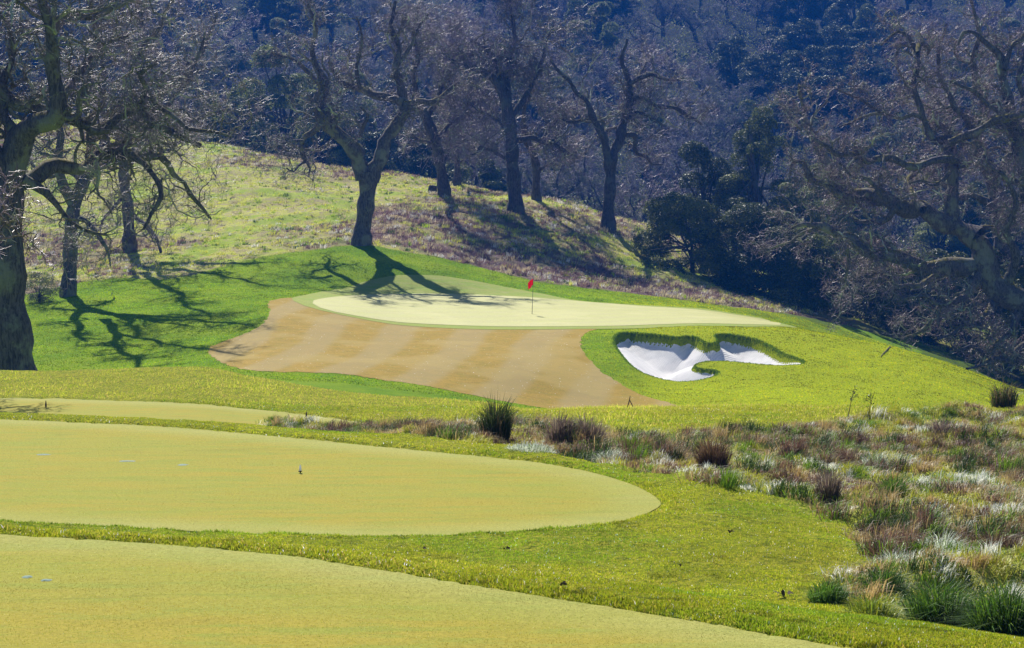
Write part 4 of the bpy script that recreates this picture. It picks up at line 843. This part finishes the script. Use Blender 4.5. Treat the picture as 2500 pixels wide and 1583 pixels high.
# tee markers
def marker(px, d, h, mat, label, group='tee markers'):
    z = float(gz(px, d)); r = empty('tee_marker', ((px-CX)/F*d, d, z)); tag(r, label, 'tee marker', group)
    a = MB(); a.add(*lathe([(0, .028), (.010, .030), (.015*h/.115, .045), (.013*h/.115, .07), (.007, .10*h/.115), (.003, .108*h/.115), (0, h)], 10)); a.build('marker_head', M[mat], r)
    b = MB(); b.add(*lathe([(0, -.02), (.007, -.02), (.007, .02), (.022, .024), (.022, .032), (0, .034)], 8)); b.build('spike', M['base'], r)
dm = hit(733, 1157, 20, 31); marker(733, dm, .105, 'steel', 'pale blue-grey tee marker on the middle tee')
marker(112, hit(112, 996, 40, 50), .15, 'dark', 'dark tee marker in the branch shadow on the farthest tee')
marker(748, hit(748, 1021, 40, 50), .13, 'dark', 'dark tee marker beside the grassy end of the farthest tee')
# forked stake in the rough
d = 43.5; px0 = 1537; z = float(gz(px0, d)); r = empty('forked_stick', ((px0-CX)/F*d, d, z)); tag(r, 'small dark forked stick upright in the yellow rough right of the brown rushes', 'stick')
mb = MB(); mb.tube(np.array([[[-.05, 0, -.02], [-.02, 0, .09], [0, 0, .16], [.012, 0, .24]]]), np.array([[.010, .012, .011, .005]]), 6); mb.tube(np.array([[[.07, .01, -.02], [.05, 0, .06], [.02, 0, .12], [0, 0, .16]]]), np.array([[.009, .010, .010, .009]]), 6); mb.build('stick', M['dark'], r)
# stick lying on the green mound right of the bunker
pa = [(2174, 847), (2166, 856), (2156, 866), (2150, 873)]; pts = []
for (a, b) in pa: dd = hit(a, b, 106, 128); pts.append([(a-CX)/F*dd, dd, float(gz(a, dd))+.05])
pts = np.array(pts); r = empty('fallen_twig', pts[0]); tag(r, 'thin dark twig lying on the bright green mound right of the bunker', 'twig')
mb = MB(); mb.tube((pts-pts[0])[None], np.array([[.02, .03, .025, .015]]), 5); q = (pts-pts[0])[1]; mb.tube(np.array([[q, q+[.25, .1, .12], q+[.42, .2, .15]]]), np.array([[.018, .014, .008]]), 5); mb.build('twig', M['dark'], r)
# stump on the crest
d = bd(1056, 474); r = empty('tree_stump', ((1056-CX)/F*d, d, float(gz(1056, d)))); tag(r, 'low dark stump beside the crooked oak on the crest', 'stump')
V, Fq = lathe([(.50, -.2), (.42, .1), (.34, .35), (.33, .62), (.22, .70), (0, .66)], 14); V = V+rng.normal(0, .035, V.shape); MB().add(V, Fq).build('stump', M['bark_far'], r)
# repaired divots on the tees: thin patches of green sand
M['divot'] = mat_turf('divot_sand', (.30, .40, .33), (.36, .45, .38), (.22, .32, .20), fine=60)
def divot(px, py, rx, ry, label, name='divot_patch', mat='divot'):
    d = hit(px, py, 12, 31); n = 22; a = np.arange(n)*2*np.pi/n; rr = 1+rng.uniform(-.3, .3, n)
    x = np.cos(a)*rx/F*d*rr; y = np.sin(a)*ry*rr; p0 = (px-CX)/F*d; zz = gz((p0+x)/(d+y)*F+CX, d+y); z0 = float(gz(px, d))
    V = [(0, 0, .014)]+[(x[i]*.6, y[i]*.6, .013) for i in range(n)]+[(x[i], y[i], .007) for i in range(n)]; V = np.array(V)
    T = np.array([[0, 1+i, 1+(i+1) % n] for i in range(n)]); Q_ = np.array([[1+i, 1+n+i, 1+n+(i+1) % n, 1+(i+1) % n] for i in range(n)])
    o = make_mesh(name, V, [T, Q_], M[mat], loc=(p0, d, z0)); tag(o, label, 'divot patch' if name == 'divot_patch' else 'leaf litter', 'repaired divots on the tees' if name == 'divot_patch' else None)
divot(105, 1112, 16, .06, 'pale green-grey divot patch, leftmost of the row of three on the middle tee')
divot(310, 1128, 20, .05, 'long thin divot patch, middle one of the three on the middle tee')
divot(445, 1137, 13, .06, 'small bright divot patch, rightmost of the row of three on the middle tee')
divot(66, 1412, 13, .04, 'bluish divot patch on the nearest tee, left one of the pair')
divot(113, 1420, 14, .03, 'grey-green divot patch on the nearest tee, right one of the pair')
# fallen leaves and worm casts on the lawn
def litter(px, py, s, label):
    d = hit(px, py, 14, 34); z0 = float(gz(px, d)); k = 7; V = []; Fq = []
    for i in range(k):
        c = rng.normal(0, s*.5, 3)*[1, 1, .2]+[0, 0, .035]; u = nrm(rng.normal(0, 1, 3))*s*.5; v = nrm(np.cross(u, rng.normal(0, 1, 3)))*s*.25; b = len(V)
        V += [c-u, c-u*.3+v, c+u*.5+v*.9, c+u, c+u*.4-v, c-u*.4-v*1.1]; Fq.append([b, b+1, b+2, b+3]); Fq.append([b, b+3, b+4, b+5])
    o = make_mesh('dead_leaf', np.array(V), [np.array(Fq)], M['dark'], smooth=False, loc=((px-CX)/F*d, d, z0)); tag(o, label, 'dead leaves', 'dead leaves on the lawn')
litter(1034, 1346, .035, 'dark crumpled leaves on the lawn strip between the tees, left of two')
litter(1236, 1347, .03, 'dark crumpled leaves on the lawn strip between the tees, right of two')
litter(1912, 1458, .055, 'largest dark curled leaf heap, near the tussocks at lower right')
litter(1785, 1307, .03, 'brown curled leaves right of the rounded end of the middle tee')
litter(1376, 1438, .03, 'dark leaves at the back edge of the nearest tee')
litter(1660, 1390, .028, 'small dark leaves on the lawn in the middle of the right half')

# ---- single tussocks and rushes that stand out
RN = np.array([0])
def tussock(px, py, wpx, hpx, nb_, cols, p, lean, label, cat='grass tussock', name='grass_tussock', wd=.008, group='tussocks beside the tees', dr=(17, 46), shiny=True, d=None):
    d = d or hit(px, py, *dr); z0 = float(gz(px, d)); rad = wpx/2/F*d; h = hpx/F*d; a = rng.uniform(0, 6.283, nb_); r = np.sqrt(rng.uniform(0, 1, nb_))*rad*.7
    X = r*np.cos(a); Y = r*np.sin(a); pp = (X+(px-CX)/F*d)/(Y+d)*F+CX; Z = gz(pp, Y+d)-z0
    hh = 1.45*h*rng.uniform(.35, 1.08, nb_)*(1-.45*(r/rad)**2)*(.75+.5*fbm(a*1.3, r/rad*2, 3, 2)); ln = np.clip(lean*(.25+r/rad)+rng.uniform(-.15, .3, nb_), .02, .97)
    o = blades(name, X, Y, Z-.02, hh, np.full(nb_, wd), ln, np.where(rng.uniform(0, 1, nb_) < .35*lean, rng.normal(.2, .6, nb_), a+rng.normal(0, .7, nb_)), tone(nb_, cols, p, .35), M['reed' if shiny else 'blade'], loc=((px-CX)/F*d, d, z0), droop=.8)
    tag(o, label, cat, group); return o
DG = [(.045, .075, .02), (.08, .11, .03), (.22, .16, .09)]; BR = [(.20, .115, .06), (.12, .07, .045), (.30, .22, .12)]; GR = [(.10, .22, .02), (.18, .30, .03), (.06, .12, .02)]
WH = [(.80, .84, .72), (.50, .56, .36), (.20, .30, .07)]; PU = [(.24, .17, .14), (.16, .11, .10), (.34, .28, .18)]  # WH: the glints on bent grass put into the blade colour
tussock(1212, 1075, 82, 92, 900, DG, [.6, .25, .15], .35, 'tall dark rush clump standing alone behind the middle tee', 'rush clump', 'rush_clump', .010, dr=(27, 44))
tussock(1365, 1078, 80, 62, 520, PU, [.45, .35, .2], .35, 'purplish-brown rush clump right of the tall dark one', 'rush clump', 'rush_clump', .010, dr=(27, 44))
tussock(1440, 1090, 90, 66, 600, PU, [.4, .3, .3], .35, 'second purplish-brown rush clump, just behind the white shiny grass', 'rush clump', 'rush_clump', .010, dr=(27, 44))
tussock(1480, 1126, 170, 30, 2600, WH, [.6, .25, .15], .9, 'wide tuft of shiny white bent grass behind the tip of the middle tee', dr=(24, 40))
tussock(1300, 1099, 170, 20, 1800, WH, [.5, .3, .2], .9, 'low shiny whitish grass at the foot of the tall dark rush clump', dr=(24, 40))
tussock(1738, 1185, 80, 92, 900, BR, [.5, .35, .15], .45, 'pointed rust-brown tussock with tall spikes right of the middle tee', 'grass tussock', 'grass_tussock', .008, d=26.5)
tussock(1545, 1143, 22, 45, 200, DG, [.5, .3, .2], .4, 'small dark upright tuft at the edge of the white shiny grass', d=29)
tussock(1650, 1165, 45, 45, 300, DG, [.5, .4, .1], .5, 'dark green tuft between the white grass and the rust-brown tussock', d=27.5)
tussock(2020, 1245, 60, 80, 520, PU, [.4, .4, .2], .5, 'brown tussock at the corner where the lawn meets the long grass', d=24)
tussock(2015, 1130, 40, 60, 300, DG, [.5, .3, .2], .5, 'dark spiky tuft in the middle of the tussock field', d=31)
tussock(2450, 1058, 75, 62, 520, DG, [.3, .3, .4], .45, 'tall rush clump on the crest near the right edge', 'rush clump', 'rush_clump', .011, d=42)
tussock(2180, 1240, 60, 75, 500, GR, [.5, .3, .2], .5, 'bright green spiky tussock in the middle of the brown long grass', d=24.5)
tussock(2250, 1290, 110, 78, 700, GR, [.4, .35, .25], .6, 'green-yellow tussock below the bright green spiky one', d=22.5)
tussock(2300, 1370, 150, 66, 1200, WH, [.6, .25, .15], .9, 'wide patch of shiny white bent grass right of the lawn', d=20.8)
tussock(2180, 1395, 120, 52, 800, WH, [.5, .3, .2], .9, 'smaller shiny white grass left of the wide white patch', d=20)
tussock(2420, 1395, 140, 76, 900, BR, [.4, .4, .2], .7, 'dark red-brown matted tussock near the right edge', d=21)
tussock(2160, 1440, 110, 85, 900, GR, [.3, .2, .5], .7, 'dark green mound of grass above the bright tuft at lower right', d=18.8)
tussock(2020, 1455, 110, 62, 700, GR, [.55, .3, .15], .75, 'bright green spiky grass where the long grass begins at lower right', d=18)
tussock(2130, 1500, 160, 60, 900, [(.36, .40, .03), (.24, .34, .03), (.12, .2, .02)], [.5, .3, .2], .8, 'yellow-green flopping grass in front of the dark green mound', d=16.9)
tussock(2290, 1500, 190, 110, 1700, GR, [.35, .2, .45], .75, 'large dark green tussock at the lower right corner, left one of two', d=17.2)
tussock(2450, 1535, 200, 120, 1800, GR, [.3, .15, .55], .75, 'largest dark green tussock, cut by the right edge at the lower corner', d=16.6)
tussock(2440, 1210, 120, 60, 800, PU, [.4, .2, .4], .8, 'low purplish matted grass tussock near the right edge', d=26)
tussock(2130, 1135, 90, 42, 600, WH, [.3, .4, .3], .9, 'grey-green flattened tussock below the two saplings', d=31)
tussock(2400, 1150, 90, 34, 600, WH, [.5, .3, .2], .9, 'pale flattened tussock at right, middle of the field', d=29)
tussock(2470, 1095, 110, 40, 700, WH, [.5, .3, .2], .9, 'pale silvery tussock at the right edge below the tall rushes', d=33)
tussock(2090, 1075, 70, 46, 500, WH, [.4, .4, .2], .9, 'silvery tussock at the foot of the two saplings', d=36)
tussock(2300, 1075, 90, 40, 500, PU, [.4, .3, .3], .8, 'brownish matted tussock right of the saplings', d=37)
tussock(850, 1052, 130, 30, 700, GR, [.4, .1, .5], .6, 'long low dark green grass clump behind the middle tee', d=33)
tussock(1010, 1062, 120, 32, 600, WH, [.2, .4, .4], .8, 'greyish green grass clump left of the tall dark rushes', d=33)
tussock(660, 1030, 160, 34, 800, GR, [.45, .4, .15], .6, 'bright green leafy clump at the near edge of the farthest tee', d=34.5)
for i_, (px_, d_) in enumerate([(2070, 39.5), (2123, 39.0)]):
    z0 = float(gz(px_, d_)); r = empty('sapling', ((px_-CX)/F*d_, d_, z0)); tag(r, ['leaning leafless sapling on the crest, left of the pair', 'upright sapling with a few leaves on top, right of the pair'][i_], 'sapling', 'saplings on the crest')
    T = grow(np.zeros((1, 3)), np.array([[.12*(1-i_), 0, 1.]]), np.array([.52]), 7, .12, .1); mb = MB(); mb.tube(T, taper(np.array([.008]), np.array([.003]), 7), 5)
    S, Dd, _, _ = spawn(T, np.ones((1, 7)), 7, .3); B = grow(S, Dd, np.full(7, .09), 4, .2, .1); mb.tube(B, np.full(B.shape[:2], .003), 4); mb.build('stem', M['dark'], r)
    V, Fq = leaf_cloud(B[:, -1], np.full(7, .035), 34, .022); MB().add(V, Fq).build('leaves', M['leaf'], r, smooth=False)

# ------------------------------------------------------------------ haze
m, t, out = mat_new('haze'); pv = t.nodes.new('ShaderNodeVolumePrincipled'); pv.inputs['Color'].default_value = (.02, .22, 1.0, 1); pv.inputs['Density'].default_value = .00034; pv.inputs['Anisotropy'].default_value = .2
t.links.new(pv.outputs[0], out.inputs['Volume'])
x0, x1, y0, y1, z0, z1 = -900, 900, -60, 1700, float(Zg.min())-1.5, 120
V = [(x, y, z) for z in (z0, z1) for y in (y0, y1) for x in (x0, x1)]
hzb = make_mesh('haze', V, [np.array([[0, 2, 3, 1], [4, 5, 7, 6], [0, 1, 5, 4], [2, 6, 7, 3], [0, 4, 6, 2], [1, 3, 7, 5]])], m, smooth=False); tag(hzb, kind='stuff')
